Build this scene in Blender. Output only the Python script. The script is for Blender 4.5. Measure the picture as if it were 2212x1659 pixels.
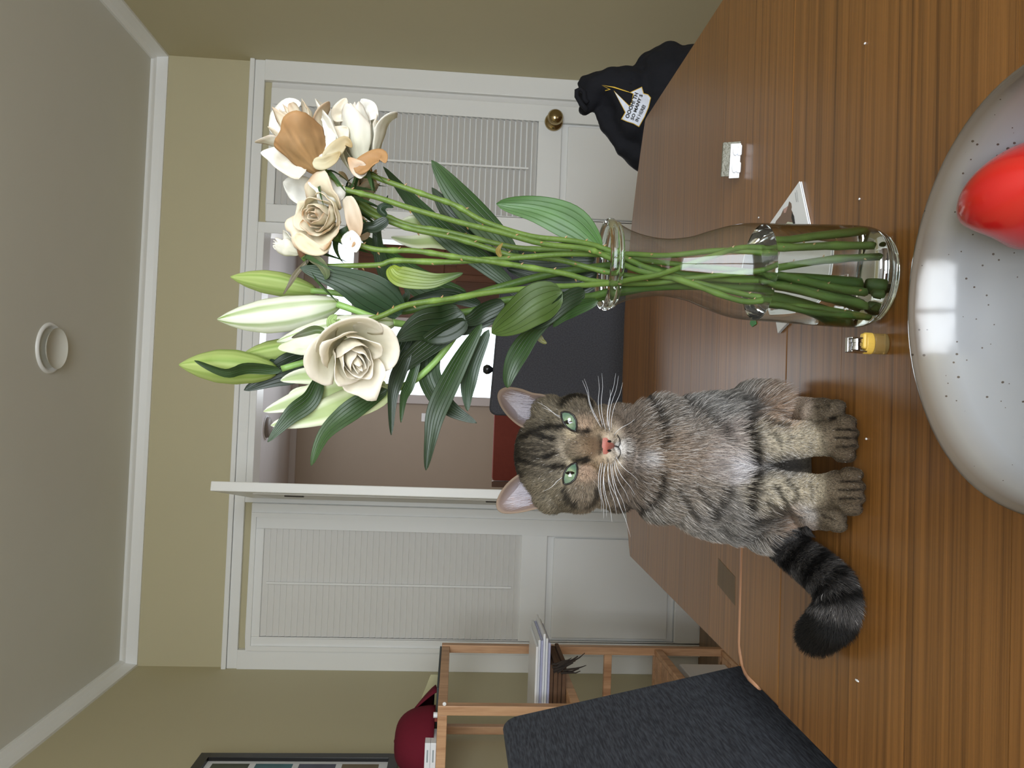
import bpy, bmesh, math, random
import numpy as np
from mathutils import Vector, Matrix, noise
from mathutils.bvhtree import BVHTree

random.seed(7); rng = np.random.default_rng(7)
for o in list(bpy.data.objects): bpy.data.objects.remove(o)
SC = bpy.context.scene; COL = SC.collection
PI = math.pi

# ------------------------------------------------------------------ camera
F, PITCH, YAW, ROLL = 1640.0, 6.93e-2, 3.16e-2, -3.89e-2
def cam_axes(p, y, r):
    fwd = Vector((math.sin(y)*math.cos(p), math.cos(y)*math.cos(p), -math.sin(p)))
    right = Vector((math.cos(y), -math.sin(y), 0)); down = fwd.cross(right)
    return right*math.cos(r)+down*math.sin(r), -right*math.sin(r)+down*math.cos(r), fwd
CA, CB, CC = cam_axes(PITCH, YAW, ROLL)
EYE = Vector((0, 0, 1.15))
cd = bpy.data.cameras.new('camera'); cam = bpy.data.objects.new('camera', cd); COL.objects.link(cam)
cam.matrix_world = Matrix(((CB.x, CA.x, -CC.x, EYE.x), (CB.y, CA.y, -CC.y, EYE.y), (CB.z, CA.z, -CC.z, EYE.z), (0, 0, 0, 1)))
cd.sensor_fit = 'HORIZONTAL'; cd.sensor_width = 36; cd.lens = F/2212*36; cd.clip_start = 0.02; cd.clip_end = 60
SC.camera = cam

# ------------------------------------------------------------------ light and exposure
SC.view_settings.view_transform = 'Standard'; SC.view_settings.look = 'None'
SC.view_settings.gamma = 1; SC.view_settings.use_curve_mapping = False
SC.view_settings.exposure = 0.5
w = bpy.data.worlds.new('sky'); SC.world = w; w.use_nodes = True
w.node_tree.nodes['Background'].inputs[0].default_value = (.80, .90, 1, 1)
w.node_tree.nodes['Background'].inputs[1].default_value = 1.6
def area(name, loc, rot, sx, sy, power, color):
    l = bpy.data.lights.new(name, 'AREA'); l.shape = 'RECTANGLE'; l.size = sx; l.size_y = sy
    l.energy = power; l.color = color
    o = bpy.data.objects.new(name, l); COL.objects.link(o); o.location = loc; o.rotation_euler = rot
    return o
area('window_daylight', (-.1, -1.50, 1.42), (math.radians(66), 0, 0), 1.0, 1.25, 31, (.89, .95, 1))
area('window_daylight', (1.0, -1.50, 1.42), (math.radians(66), 0, 0), 1.0, 1.25, 31, (.89, .95, 1))
area('hall_daylight', (.45, 6.1, 1.3), (math.radians(-82), 0, 0), .8, 1.4, 16, (.9, .95, 1))
area('hall_overhead_area', (.2, 4.9, 2.42), (0, 0, 0), .5, .5, 6, (.95, .97, 1))  # downward area lamp below the hall ceiling, which has no opening
SC.cycles.max_bounces = 10; SC.cycles.diffuse_bounces = 4; SC.cycles.glossy_bounces = 4
SC.cycles.transmission_bounces = 8; SC.cycles.transparent_max_bounces = 12
SC.cycles.caustics_reflective = False

# ------------------------------------------------------------------ helpers
def ray(px, py): return (CA*((1659-py-829.5)/F) + CB*((px-1106)/F) + CC)
def onY(px, py, Y): d = ray(px, py); return EYE + d*(Y/d.y)
def onZ(px, py, z=.75): d = ray(px, py); return EYE + d*((z-EYE.z)/d.z)
def onX(px, py, X): d = ray(px, py); return EYE + d*(X/d.x)
def topx(P):
    P = np.asarray(P, float) - np.array(EYE)
    z = P@np.array(CC); return 1106+F*(P@np.array(CB))/z, 829.5-F*(P@np.array(CA))/z
def lin(c):
    return tuple(((x/255)/12.92 if x/255 <= .04045 else ((x/255+.055)/1.055)**2.4) for x in c[:3])

def tag(o, label=None, cat=None, group=None, kind=None):
    if label: o['label'] = label
    if cat: o['category'] = cat
    if group: o['group'] = group
    if kind: o['kind'] = kind
    return o
def empty(name, loc, label, cat, group=None):
    o = bpy.data.objects.new(name, None); COL.objects.link(o); o.location = loc; o.empty_display_size = .02
    bpy.context.view_layer.update()
    return tag(o, label, cat, group)
def link(name, me, m=None, parent=None, smooth=False):
    o = bpy.data.objects.new(name, me); COL.objects.link(o)
    if m: me.materials.append(m)
    if parent:
        o.parent = parent
        # meshes are authored in world coordinates: cancel the parents' offsets
        p = parent; off = Vector((0, 0, 0))
        while p: off += p.location; p = p.parent
        o.location = -off
    if smooth: me.polygons.foreach_set('use_smooth', [True]*len(me.polygons))
    return o
class MB:
    def __init__(s): s.v = []; s.f = []; s.c = []; s.uv = []
    def add(s, vs, fs, col=None, uv=None):
        n = len(s.v); s.v += [tuple(p) for p in vs]; s.f += [tuple(i+n for i in f) for f in fs]
        s.c += list(col) if col is not None and len(col) == len(vs) and not isinstance(col[0], (int, float)) else [col or (1, 1, 1)]*len(vs)
        s.uv += list(uv) if uv is not None else [(0, 0)]*len(vs)
        return s
    def box(s, a, b, col=None):
        x0, y0, z0 = a; x1, y1, z1 = b
        v = [(x0,y0,z0),(x1,y0,z0),(x1,y1,z0),(x0,y1,z0),(x0,y0,z1),(x1,y0,z1),(x1,y1,z1),(x0,y1,z1)]
        return s.add(v, [(0,3,2,1),(4,5,6,7),(0,1,5,4),(1,2,6,5),(2,3,7,6),(3,0,4,7)], col)
    def obox(s, c, ax, ay, az, col=None):   # oriented box from centre and half-axis vectors
        c = Vector(c); ax = Vector(ax); ay = Vector(ay); az = Vector(az)
        v = [c+ax*i+ay*j+az*k for k in (-1, 1) for (i, j) in ((-1,-1),(1,-1),(1,1),(-1,1))]
        return s.add(v, [(0,3,2,1),(4,5,6,7),(0,1,5,4),(1,2,6,5),(2,3,7,6),(3,0,4,7)], col)
    def tube(s, pts, rs, n=8, col=None, caps=True):
        pts = [Vector(p) for p in pts]; m = len(pts)
        if not hasattr(rs, '__len__'): rs = [rs]*m
        prev = None; vs = []; cs = []
        for i, p in enumerate(pts):
            t = (pts[min(i+1, m-1)]-pts[max(i-1, 0)]).normalized()
            if prev is None: a = t.orthogonal().normalized()
            else: a = (prev - t*prev.dot(t)).normalized()
            prev = a; b = t.cross(a)
            for k in range(n):
                an = 2*PI*k/n; vs.append(p+(a*math.cos(an)+b*math.sin(an))*rs[i])
                if col and not isinstance(col[0], (int, float)): cs.append(col[i])
        fs = [(i*n+k, i*n+(k+1) % n, (i+1)*n+(k+1) % n, (i+1)*n+k) for i in range(m-1) for k in range(n)]
        if caps: fs += [tuple(range(n))[::-1], tuple((m-1)*n+k for k in range(n))]
        return s.add(vs, fs, cs if cs else col)
    def lathe(s, prof, n=48, centre=(0, 0, 0), col=None, close=False):
        cx, cy, cz = centre; m = len(prof)
        vs = [(cx+r*math.cos(2*PI*k/n), cy+r*math.sin(2*PI*k/n), cz+z) for r, z in prof for k in range(n)]
        fs = [(i*n+k, i*n+(k+1) % n, (i+1)*n+(k+1) % n, (i+1)*n+k) for i in range(m-1) for k in range(n)]
        if close: fs += [((m-1)*n+k, (m-1)*n+(k+1) % n, (k+1) % n, k) for k in range(n)]
        return s.add(vs, fs, col)
    def prism(s, poly, z0, z1, col=None):
        n = len(poly)
        v = [(x, y, z0) for x, y in poly]+[(x, y, z1) for x, y in poly]
        return s.add(v, [tuple(range(n))[::-1], tuple(range(n, 2*n))]+[(i, (i+1) % n, n+(i+1) % n, n+i) for i in range(n)], col)
    def ball(s, c, r, n=12, m=8, col=None):
        c = Vector(c); r = r if hasattr(r, '__len__') else (r, r, r)
        vs = [c+Vector((r[0]*math.sin(PI*i/m)*math.cos(2*PI*k/n), r[1]*math.sin(PI*i/m)*math.sin(2*PI*k/n), r[2]*math.cos(PI*i/m))) for i in range(m+1) for k in range(n)]
        return s.add(vs, [(i*n+k, (i+1)*n+k, (i+1)*n+(k+1) % n, i*n+(k+1) % n) for i in range(m) for k in range(n)], col)
    def mesh(s, name):
        me = bpy.data.meshes.new(name); me.from_pydata(s.v, [], s.f)
        at = me.color_attributes.new('Col', 'FLOAT_COLOR', 'POINT')
        at.data.foreach_set('color', np.array([(*c[:3], 1) for c in s.c], dtype=np.float32).ravel())
        if any(u != (0, 0) for u in s.uv):
            uv = me.uv_layers.new(name='UVMap'); li = np.empty(len(me.loops), dtype=np.int32); me.loops.foreach_get('vertex_index', li)
            uv.data.foreach_set('uv', np.array(s.uv, dtype=np.float32)[li].ravel())
        me.update(); return me
    def build(s, name, m, parent=None, smooth=False, bevel=0, seg=2):
        me = s.mesh(name)
        bm = bmesh.new(); bm.from_mesh(me); bmesh.ops.remove_doubles(bm, verts=bm.verts, dist=1e-6)
        bmesh.ops.recalc_face_normals(bm, faces=bm.faces); bm.to_mesh(me); bm.free()
        o = link(name, me, m, parent, smooth)
        if bevel:
            b = o.modifiers.new('b', 'BEVEL'); b.width = bevel; b.segments = seg; b.limit_method = 'ANGLE'; b.angle_limit = .6
        return o
def solidify(o, t, off=0):
    md = o.modifiers.new('s', 'SOLIDIFY'); md.thickness = t; md.offset = off; return o

def bvh_of_obj(o, off):
    return BVHTree.FromPolygons([v.co.copy() for v in o.data.vertices], [tuple(p.vertices) for p in o.data.polygons])
# ------------------------------------------------------------------ materials
def mat(name, rgb, rough=.6, metal=0, spec=.5, noise_amt=0, noise_scale=8, bump=0, bump_scale=60, coat=0, stretch=(1, 1, 1)):
    m = bpy.data.materials.new(name); m.use_nodes = True; nt = m.node_tree; b = nt.nodes['Principled BSDF']
    c = (*lin(rgb), 1)
    b.inputs['Base Color'].default_value = c; b.inputs['Roughness'].default_value = rough
    b.inputs['Metallic'].default_value = metal; b.inputs['Specular IOR Level'].default_value = spec
    if coat: b.inputs['Coat Weight'].default_value = coat; b.inputs['Coat Roughness'].default_value = .12
    tc = nt.nodes.new('ShaderNodeTexCoord'); mp = nt.nodes.new('ShaderNodeMapping'); mp.inputs['Scale'].default_value = stretch
    nt.links.new(tc.outputs['Object'], mp.inputs[0])
    n = nt.nodes.new('ShaderNodeTexNoise'); n.inputs['Scale'].default_value = noise_scale; n.inputs['Detail'].default_value = 5
    nt.links.new(mp.outputs[0], n.inputs['Vector'])
    mx = nt.nodes.new('ShaderNodeMix'); mx.data_type = 'RGBA'
    mx.inputs['A'].default_value = tuple(x*(1-noise_amt) for x in c[:3])+(1,); mx.inputs['B'].default_value = tuple(min(1, x*(1+noise_amt)) for x in c[:3])+(1,)
    nt.links.new(n.outputs['Fac'], mx.inputs['Factor']); nt.links.new(mx.outputs['Result'], b.inputs['Base Color'])
    if bump:
        n2 = nt.nodes.new('ShaderNodeTexNoise'); n2.inputs['Scale'].default_value = bump_scale; n2.inputs['Detail'].default_value = 4
        nt.links.new(mp.outputs[0], n2.inputs['Vector'])
        bp = nt.nodes.new('ShaderNodeBump'); bp.inputs['Strength'].default_value = bump; bp.inputs['Distance'].default_value = .002
        nt.links.new(n2.outputs['Fac'], bp.inputs['Height']); nt.links.new(bp.outputs[0], b.inputs['Normal'])
    return m
def wood(name, dark, light, rough=.4, scale=(1.2, 26, 26), coat=0, rand=.25, spec=.5):
    m = bpy.data.materials.new(name); m.use_nodes = True; nt = m.node_tree; b = nt.nodes['Principled BSDF']; L = nt.links.new
    tc = nt.nodes.new('ShaderNodeTexCoord'); mp = nt.nodes.new('ShaderNodeMapping'); mp.inputs['Scale'].default_value = scale
    oi = nt.nodes.new('ShaderNodeObjectInfo'); cm = nt.nodes.new('ShaderNodeCombineXYZ'); ml = nt.nodes.new('ShaderNodeMath'); ml.operation = 'MULTIPLY'; ml.inputs[1].default_value = 30
    L(oi.outputs['Random'], ml.inputs[0]); L(ml.outputs[0], cm.inputs[0]); L(ml.outputs[0], cm.inputs[1]); L(cm.outputs[0], mp.inputs['Location'])
    L(tc.outputs['Object'], mp.inputs[0])
    n = nt.nodes.new('ShaderNodeTexNoise'); n.inputs['Scale'].default_value = 1; n.inputs['Detail'].default_value = 7; n.inputs['Roughness'].default_value = .62; n.inputs['Distortion'].default_value = .08
    L(mp.outputs[0], n.inputs['Vector'])
    n3 = nt.nodes.new('ShaderNodeTexNoise'); n3.inputs['Scale'].default_value = 6; n3.inputs['Detail'].default_value = 3; L(mp.outputs[0], n3.inputs['Vector'])
    ad = nt.nodes.new('ShaderNodeMath'); ad.operation = 'MULTIPLY_ADD'; ad.inputs[1].default_value = .45; L(n3.outputs['Fac'], ad.inputs[0]); L(n.outputs['Fac'], ad.inputs[2])
    rp = nt.nodes.new('ShaderNodeValToRGB'); e = rp.color_ramp.elements
    e[0].position = .48; e[0].color = (*lin(dark), 1); e[1].position = .95; e[1].color = (*lin(light), 1)
    mid = rp.color_ramp.elements.new(.68); mid.color = (*[(a+b2)/2*1.0 for a, b2 in zip(lin(dark), lin(light))], 1)
    L(ad.outputs[0], rp.inputs[0])
    hv = nt.nodes.new('ShaderNodeHueSaturation'); mr = nt.nodes.new('ShaderNodeMapRange'); mr.inputs['To Min'].default_value = 1-rand; mr.inputs['To Max'].default_value = 1+rand
    L(oi.outputs['Random'], mr.inputs['Value']); L(mr.outputs[0], hv.inputs['Value']); L(rp.outputs[0], hv.inputs['Color']); L(hv.outputs[0], b.inputs['Base Color'])
    b.inputs['Roughness'].default_value = rough; b.inputs['Specular IOR Level'].default_value = spec
    if coat: b.inputs['Coat Weight'].default_value = coat; b.inputs['Coat Roughness'].default_value = .2
    bp = nt.nodes.new('ShaderNodeBump'); bp.inputs['Strength'].default_value = .12; bp.inputs['Distance'].default_value = .001
    L(n3.outputs['Fac'], bp.inputs['Height']); L(bp.outputs[0], b.inputs['Normal'])
    return m
def colmat(name, rough=.6, trans=0, bump=0, bscale=200, spec=.4, veins=0, veinw=26):
    """colour comes from the mesh's own Col attribute"""
    m = bpy.data.materials.new(name); m.use_nodes = True; nt = m.node_tree; b = nt.nodes['Principled BSDF']; L = nt.links.new
    at = nt.nodes.new('ShaderNodeAttribute'); at.attribute_name = 'Col'; src = at.outputs['Color']
    b.inputs['Roughness'].default_value = rough; b.inputs['Specular IOR Level'].default_value = spec
    tc = nt.nodes.new('ShaderNodeTexCoord')
    if veins:
        sp = nt.nodes.new('ShaderNodeSeparateXYZ'); L(tc.outputs['UV'], sp.inputs[0])
        a = nt.nodes.new('ShaderNodeMath'); a.operation = 'MULTIPLY'; a.inputs[1].default_value = veinw; L(sp.outputs[0], a.inputs[0])
        s = nt.nodes.new('ShaderNodeMath'); s.operation = 'COSINE'; L(a.outputs[0], s.inputs[0])
        pw = nt.nodes.new('ShaderNodeMapRange'); pw.inputs['From Min'].default_value = .75; pw.inputs['From Max'].default_value = 1; L(s.outputs[0], pw.inputs['Value'])
        ns = nt.nodes.new('ShaderNodeTexNoise'); ns.inputs['Scale'].default_value = 40; L(tc.outputs['Object'], ns.inputs['Vector'])
        mm = nt.nodes.new('ShaderNodeMath'); mm.operation = 'MULTIPLY'; mm.inputs[1].default_value = veins; L(pw.outputs[0], mm.inputs[0])
        mx = nt.nodes.new('ShaderNodeMix'); mx.data_type = 'RGBA'; mx.blend_type = 'MULTIPLY'; mx.inputs['B'].default_value = (.35, .4, .3, 1)
        L(mm.outputs[0], mx.inputs['Factor']); L(src, mx.inputs['A'])
        hs = nt.nodes.new('ShaderNodeHueSaturation'); mr = nt.nodes.new('ShaderNodeMapRange'); mr.inputs['To Min'].default_value = .58; mr.inputs['To Max'].default_value = 1.05
        L(ns.outputs['Fac'], mr.inputs['Value']); L(mr.outputs[0], hs.inputs['Value']); L(mx.outputs['Result'], hs.inputs['Color']); src = hs.outputs[0]
        bp = nt.nodes.new('ShaderNodeBump'); bp.inputs['Strength'].default_value = .5; bp.inputs['Distance'].default_value = .0006; bp.invert = True
        L(pw.outputs[0], bp.inputs['Height']); L(bp.outputs[0], b.inputs['Normal'])
    elif bump:
        n2 = nt.nodes.new('ShaderNodeTexNoise'); n2.inputs['Scale'].default_value = bscale; L(tc.outputs['Object'], n2.inputs['Vector'])
        bp = nt.nodes.new('ShaderNodeBump'); bp.inputs['Strength'].default_value = bump; bp.inputs['Distance'].default_value = .001
        L(n2.outputs['Fac'], bp.inputs['Height']); L(bp.outputs[0], b.inputs['Normal'])
    L(src, b.inputs['Base Color'])
    if trans:
        t = nt.nodes.new('ShaderNodeBsdfTranslucent'); L(src, t.inputs['Color'])
        mxs = nt.nodes.new('ShaderNodeMixShader'); mxs.inputs[0].default_value = trans
        L(b.outputs[0], mxs.inputs[1]); L(t.outputs[0], mxs.inputs[2]); L(mxs.outputs[0], nt.nodes['Material Output'].inputs['Surface'])
    return m
def fabric(name, rgb, light, scale=(90, 90, 900)):
    m = bpy.data.materials.new(name); m.use_nodes = True; nt = m.node_tree; b = nt.nodes['Principled BSDF']; L = nt.links.new
    tc = nt.nodes.new('ShaderNodeTexCoord'); mp = nt.nodes.new('ShaderNodeMapping'); mp.inputs['Scale'].default_value = scale
    L(tc.outputs['Object'], mp.inputs[0])
    n = nt.nodes.new('ShaderNodeTexNoise'); n.inputs['Scale'].default_value = 1; n.inputs['Detail'].default_value = 3; L(mp.outputs[0], n.inputs['Vector'])
    rp = nt.nodes.new('ShaderNodeValToRGB'); e = rp.color_ramp.elements; e[0].position = .35; e[0].color = (*lin(rgb), 1); e[1].position = .75; e[1].color = (*lin(light), 1)
    L(n.outputs['Fac'], rp.inputs[0]); L(rp.outputs[0], b.inputs['Base Color']); b.inputs['Roughness'].default_value = .95; b.inputs['Specular IOR Level'].default_value = .15
    bp = nt.nodes.new('ShaderNodeBump'); bp.inputs['Strength'].default_value = .5; bp.inputs['Distance'].default_value = .002
    L(n.outputs['Fac'], bp.inputs['Height']); L(bp.outputs[0], b.inputs['Normal'])
    return m
def emis(name, rgb, s):
    m = bpy.data.materials.new(name); m.use_nodes = True; nt = m.node_tree; b = nt.nodes['Principled BSDF']
    b.inputs['Base Color'].default_value = (0, 0, 0, 1); b.inputs['Emission Color'].default_value = (*lin(rgb), 1); b.inputs['Emission Strength'].default_value = s
    return m

M = {}
M['wall'] = mat('cream_paint', (196, 187, 154), .75, noise_amt=.03, noise_scale=3, bump=.1, bump_scale=220)
M['ceiling'] = mat('ceiling_paint', (216, 214, 204), .85, noise_amt=.02)
M['trim'] = mat('white_gloss_paint', (240, 240, 238), .38, noise_amt=.015, noise_scale=5)
M['trim_grey'] = mat('white_door_paint', (226, 224, 220), .5, noise_amt=.02, noise_scale=5)
M['hallwall'] = mat('taupe_paint', (178, 164, 150), .8, noise_amt=.02)
M['hallceil'] = mat('hall_ceiling_paint', (200, 194, 194), .8, noise_amt=.02)
M['floor'] = wood('floor_wood', (84, 66, 50), (140, 110, 82), .35, (1.5, 30, 30))
M['table'] = wood('table_wood', (82, 52, 22), (146, 99, 50), .34, (.9, 135, 135), coat=.22, rand=.07, spec=.4)
M['highlit'] = wood('highlit_table_edge', (148, 104, 76), (190, 144, 110), .5)  # paler wood tone, paints the bevel highlight on the slab edge
M['pine'] = wood('pine_wood', (172, 124, 88), (222, 178, 138), .45, (30, 30, 2.2), rand=.08)
M['mahogany'] = wood('mahogany_wood', (72, 42, 28), (110, 70, 48), .4, (24, 24, 1.6))
M['charcoal'] = fabric('charcoal_fabric', (48, 50, 57), (78, 82, 91), (420, 46, 420))
M['slate'] = fabric('slate_fabric', (58, 58, 63), (74, 74, 79), (300, 300, 300))
M['red'] = mat('red_fabric', (126, 58, 48), .9, noise_amt=.1, noise_scale=40)
M['blackcloth'] = mat('black_cotton', (20, 21, 27), .85, spec=.25, noise_amt=.2, noise_scale=30, bump=.3, bump_scale=500)
M['brass'] = mat('brass', (170, 150, 110), .16, metal=1)
M['chrome'] = mat('chrome', (210, 210, 214), .12, metal=1)
M['darkmetal'] = mat('dark_metal', (60, 56, 50), .4, metal=1)
M['black'] = mat('black_paint', (22, 21, 20), .35)
M['white'] = mat('white_plastic', (238, 240, 246), .35, noise_amt=.01)
M['paper'] = mat('paper', (226, 228, 232), .6, noise_amt=.02)
M['lilac'] = mat('glossy_paper', (176, 180, 214), .4, noise_amt=.15, noise_scale=60)
M['leaf'] = colmat('leaf', .40, .10, veins=.38, veinw=19)
M['stem'] = colmat('stem', .45, bump=.3, bscale=300)
M['petal'] = colmat('petal', .55, .30, bump=.35, bscale=130, spec=.3)
M['fur'] = colmat('fur_skin', .9, spec=.1)
M['print'] = colmat('print', .5)
M['burgundy'] = mat('burgundy_felt', (104, 26, 42), .9, spec=.2, noise_amt=.08, noise_scale=60)
M['glassdark'] = mat('dark_glass', (20, 22, 26), .1)
M['screw'] = mat('white_screw_cap', (240, 240, 240), .4)

# ------------------------------------------------------------------ the room (setting)
XL, XR, YB, YR, ZC = -1.2, 1.54, 3.5, -1.62, 2.585
def struct(name, mb, m, **k):
    o = mb.build(name, m, **k); o['kind'] = 'structure'; return o
struct('floor', MB().box((XL-.1, YR-.1, -.06), (XR+.1, 6.5, 0)), M['floor'])
struct('ceiling', MB().box((XL-.1, YR-.1, ZC), (XR+.1, YB+.1, ZC+.08)), M['ceiling'])
struct('wall_left', MB().box((XL-.1, YR-.1, 0), (XL, YB, ZC)), M['wall'])
struct('wall_right', MB().box((XR, YR-.1, 0), (XR+.1, YB, ZC)), M['wall'])
OX0, OX1, OZ = -.42, .78, 2.085
struct('wall_back', MB().box((XL-.1, YB, 0), (OX0, YB+.1, ZC)).box((OX1, YB, 0), (XR+.1, YB+.1, ZC)).box((OX0, YB, OZ), (OX1, YB+.1, ZC)), M['wall'])
W0, W1, WZ0, WZ1 = -.65, 1.52, .78, 2.12
struct('wall_front', MB().box((XL, YR-.1, 0), (XR, YR, WZ0)).box((XL, YR-.1, WZ1), (XR, YR, ZC)).box((XL, YR-.1, WZ0), (W0, YR, WZ1)).box((W1, YR-.1, WZ0), (XR, YR, WZ1)), M['wall'])
fr = MB()
for x in (W0, (W0+W1)/2, W1): fr.box((x-.035, YR+.001, WZ0), (x+.035, YR+.16, WZ1))
for z in (WZ0, WZ1): fr.box((W0, YR+.001, z-.035), (W1, YR+.16, z+.035))
struct('window_1', fr, M['pine'], bevel=.004)
# crown moulding: profile swept round the room
def cornice(name, pts):
    prof = [(0, -.066), (.010, -.066), (.012, -.050), (.018, -.020), (.030, -.014), (.034, -.010), (.034, 0)]
    mb = MB(); n = len(prof); vs = []
    for (x, y, dx, dy) in pts: vs += [(x+dx*a, y+dy*a, ZC+b) for a, b in prof]
    mb.add(vs, [(i*n+k, i*n+k+1, (i+1)*n+k+1, (i+1)*n+k) for i in range(len(pts)-1) for k in range(n-1)])
    struct(name, mb, M['trim'])
cornice('trim_1', [(XL, YR, 1, 1), (XL, YB, 1, -1), (XR, YB, -1, -1), (XR, YR, -1, 1)])
# door casing: head with bead, side casings, post
hd = MB().box((XL, YB-.022, OZ), (XR, YB, OZ+.045)).box((XL, YB-.034, OZ+.045), (XR, YB, OZ+.066))
struct('trim_2', hd, M['trim'], bevel=.003)
struct('trim_3', MB().box((1.445, YB-.03, 0), (XR, YB, OZ)), M['trim'], bevel=.003)
struct('trim_4', MB().box((XL, YB-.03, 0), (-1.115, YB, OZ)), M['trim'], bevel=.003)
struct('trim_5', MB().box((OX1-.03, YB-.02, 0), (OX1+.02, YB+.1, OZ)), M['trim'], bevel=.003)
struct('trim_6', MB().box((OX0-.045, YB-.02, 0), (OX0+.008, YB+.1, OZ)), M['trim'], bevel=.003)
struct('trim_7', MB().box((OX0, YB-.018, OZ-.03), (OX1, YB+.1, OZ)), M['trim'], bevel=.003)
struct('baseboard_right', MB().box((XR-.015, YR, 0), (XR, YB, .12)), M['trim'])
struct('baseboard_left', MB().box((XL, YR, 0), (XL+.015, YB, .12)), M['trim'])

def louvre_door(name, x0, x1, lx0, lx1, z0l, z1l, y, tz=.0108, ty=-.0085):
    """closed leaf in the wall plane: stiles and rails round a louvred field, a sunk panel below"""
    root = MB()
    root.box((x0, y-.035, 0), (lx0, y-.002, OZ-.035)).box((lx1, y-.035, 0), (x1, y-.002, OZ-.035))
    root.box((lx0, y-.035, z1l), (lx1, y-.002, OZ-.035)).box((lx0, y-.035, .72), (lx1, y-.002, z0l))
    root.box((lx0, y-.035, 0), (lx1, y-.002, .12)).box((lx0, y-.012, .12), (lx1, y-.002, .72))
    root.box((lx0, y-.012, z0l), (lx1, y-.002, z1l))
    o = struct(name, root, M['trim'], bevel=.004)
    mb = MB().box((lx0+.012, y-.026, .15), (lx1-.012, y-.012, .69))
    p = mb.build('panel', M['trim'], o, bevel=.006)
    n = int(round((z1l-z0l)/.0265)); st = (z1l-z0l)/n
    base = None
    for i in range(n):
        z = z0l+st*(i+.5)
        if base is None:
            s = MB().obox(((lx0+lx1)/2, y-.022, 0), ((lx1-lx0)/2-.002, 0, 0), (0, .0022, .0012), (0, ty, tz)).build('slat', M['trim_grey'], o)
            base = s; s.location.z += z
        else:
            s = base.copy(); COL.objects.link(s); s.parent = o; s.location = (0, 0, z)
    MB().box(((lx0+lx1)/2-.004, y-.040, z0l+.04), ((lx0+lx1)/2+.004, y-.031, z1l-.02)).build('tilt_rod', M['trim'], o)
    return o
struct('trim_10', MB().box((1.405, YB-.006, 0), (1.45, YB-.0005, OZ-.03)), M['trim_grey'])
d1 = louvre_door('door_1', .80, 1.412, .88, 1.335, .83, 2.015, YB, .0100, -.0095)
kn = MB().lathe([(0, 0), (.034, 0), (.034, .006), (.028, .012), (.012, .016), (.011, .030), (.020, .036), (.028, .046), (.029, .056), (.022, .068), (.010, .073), (0, .074)], 32)
kc = onY(1196, 264, YB-.035)
kn.v = [(kc.x+x*1.25, YB-.035-z*1.2, kc.z+y*1.25) for x, y, z in kn.v]
tag(kn.build('door_knob', M['brass'], d1, smooth=True), 'round brass knob')
# left closed leaf with a recess frame
d3 = louvre_door('door_3', -1.115, -.465, -1.055, -.575, .84, 1.99, YB, .0132, -.0035)
MB().box((-1.112, YB-.046, 0), (-1.092, YB-.035, OZ-.04)).box((-.525, YB-.046, 0), (-.505, YB-.035, OZ-.04)).box((-1.092, YB-.046, OZ-.06), (-.525, YB-.035, OZ-.04)).build('bead', M['trim'], d3)
MB().ball(onY(1190, 1104, YB-.055), (.014, .022, .014)).build('door_knob', M['brass'], d3, smooth=True)
# open leaf, hinged on the left jamb, free edge towards the camera
hx, hy = -.425, YB-.03
fe = onY(500, 1051, 2.88)
fx, fy = fe.x, 2.88
dv = Vector((fx-hx, fy-hy, 0)); L_ = dv.length; dv.normalize(); nv = Vector((dv.y, -dv.x, 0))
mid = Vector((hx, hy, 1.03))+dv*L_/2 - nv*0
d2 = struct('door_2', MB().obox(mid, dv*L_/2, nv*.018, (0, 0, 1.02)), M['trim'], bevel=.003)
for s in (-1, 1):
    for z0, z1 in ((.14, .70), (.86, 1.92)):
        MB().obox(Vector((hx, hy, (z0+z1)/2))+dv*L_/2+nv*.018*s, dv*(L_/2-.09), nv*.004, (0, 0, (z1-z0)/2)).build('panel', M['trim_grey'], d2, bevel=.003)
for px in (635, 1070):
    c = onY(px, 1072, 3.0); zc = c.z
    hp = Vector((hx, hy, zc))+dv*(L_*.78)
    side = nv if nv.x < 0 else -nv
    MB().obox(hp+side*.022, dv*.012, side*.005, (0, 0, .036)).build('latch', M['darkmetal'], d2, bevel=.002)

# hall beyond the opening
HY, HZ = 6.3, 2.5
struct('wall_hall', MB().box((-1.3, HY, 0), (1.64, HY+.1, HZ)), M['hallwall'])
struct('wall_hall_left', MB().box((-1.3, YB+.1, 0), (-1.2, HY, HZ)), M['hallwall'])
struct('wall_hall_right', MB().box((1.54, YB+.1, 0), (1.64, HY, HZ)), M['hallwall'])
struct('ceiling_hall', MB().box((-1.3, YB+.1, HZ), (1.64, HY+.1, HZ+.08)), M['hallceil'])
struct('trim_8', MB().box((-1.2, HY-.03, HZ-.05), (1.54, HY, HZ)), M['hallceil'])
a = onY(850, 852, HY-.02); b = onY(1065, 690, HY-.02); tr = onY(712, 530, HY-.02); dl = onY(770, 690, HY-.02); dr = onY(770, 500, HY-.02)
SKYM = emis('bright_overcast_glass', (226, 242, 250), 2.0)
gl = MB().box((a.x, HY-.02, .25), (dl.x, HY-.005, tr.z)).box((dl.x, HY-.02, dl.z+.03), (dr.x, HY-.005, tr.z))
struct('window_2', gl, SKYM)
struct('trim_9', MB().box((a.x-.07, HY-.05, 0), (a.x, HY-.005, tr.z+.06)).box((a.x, HY-.05, tr.z), (dr.x+.05, HY-.005, tr.z+.06)).box((dl.x-.02, HY-.05, 0), (dl.x+.03, HY-.005, tr.z)).box((dl.x, HY-.05, dl.z-.0), (dr.x+.05, HY-.005, dl.z+.04)).box((dr.x, HY-.05, 0), (dr.x+.05, HY-.005, tr.z)), M['hallceil'], bevel=.004)
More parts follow.
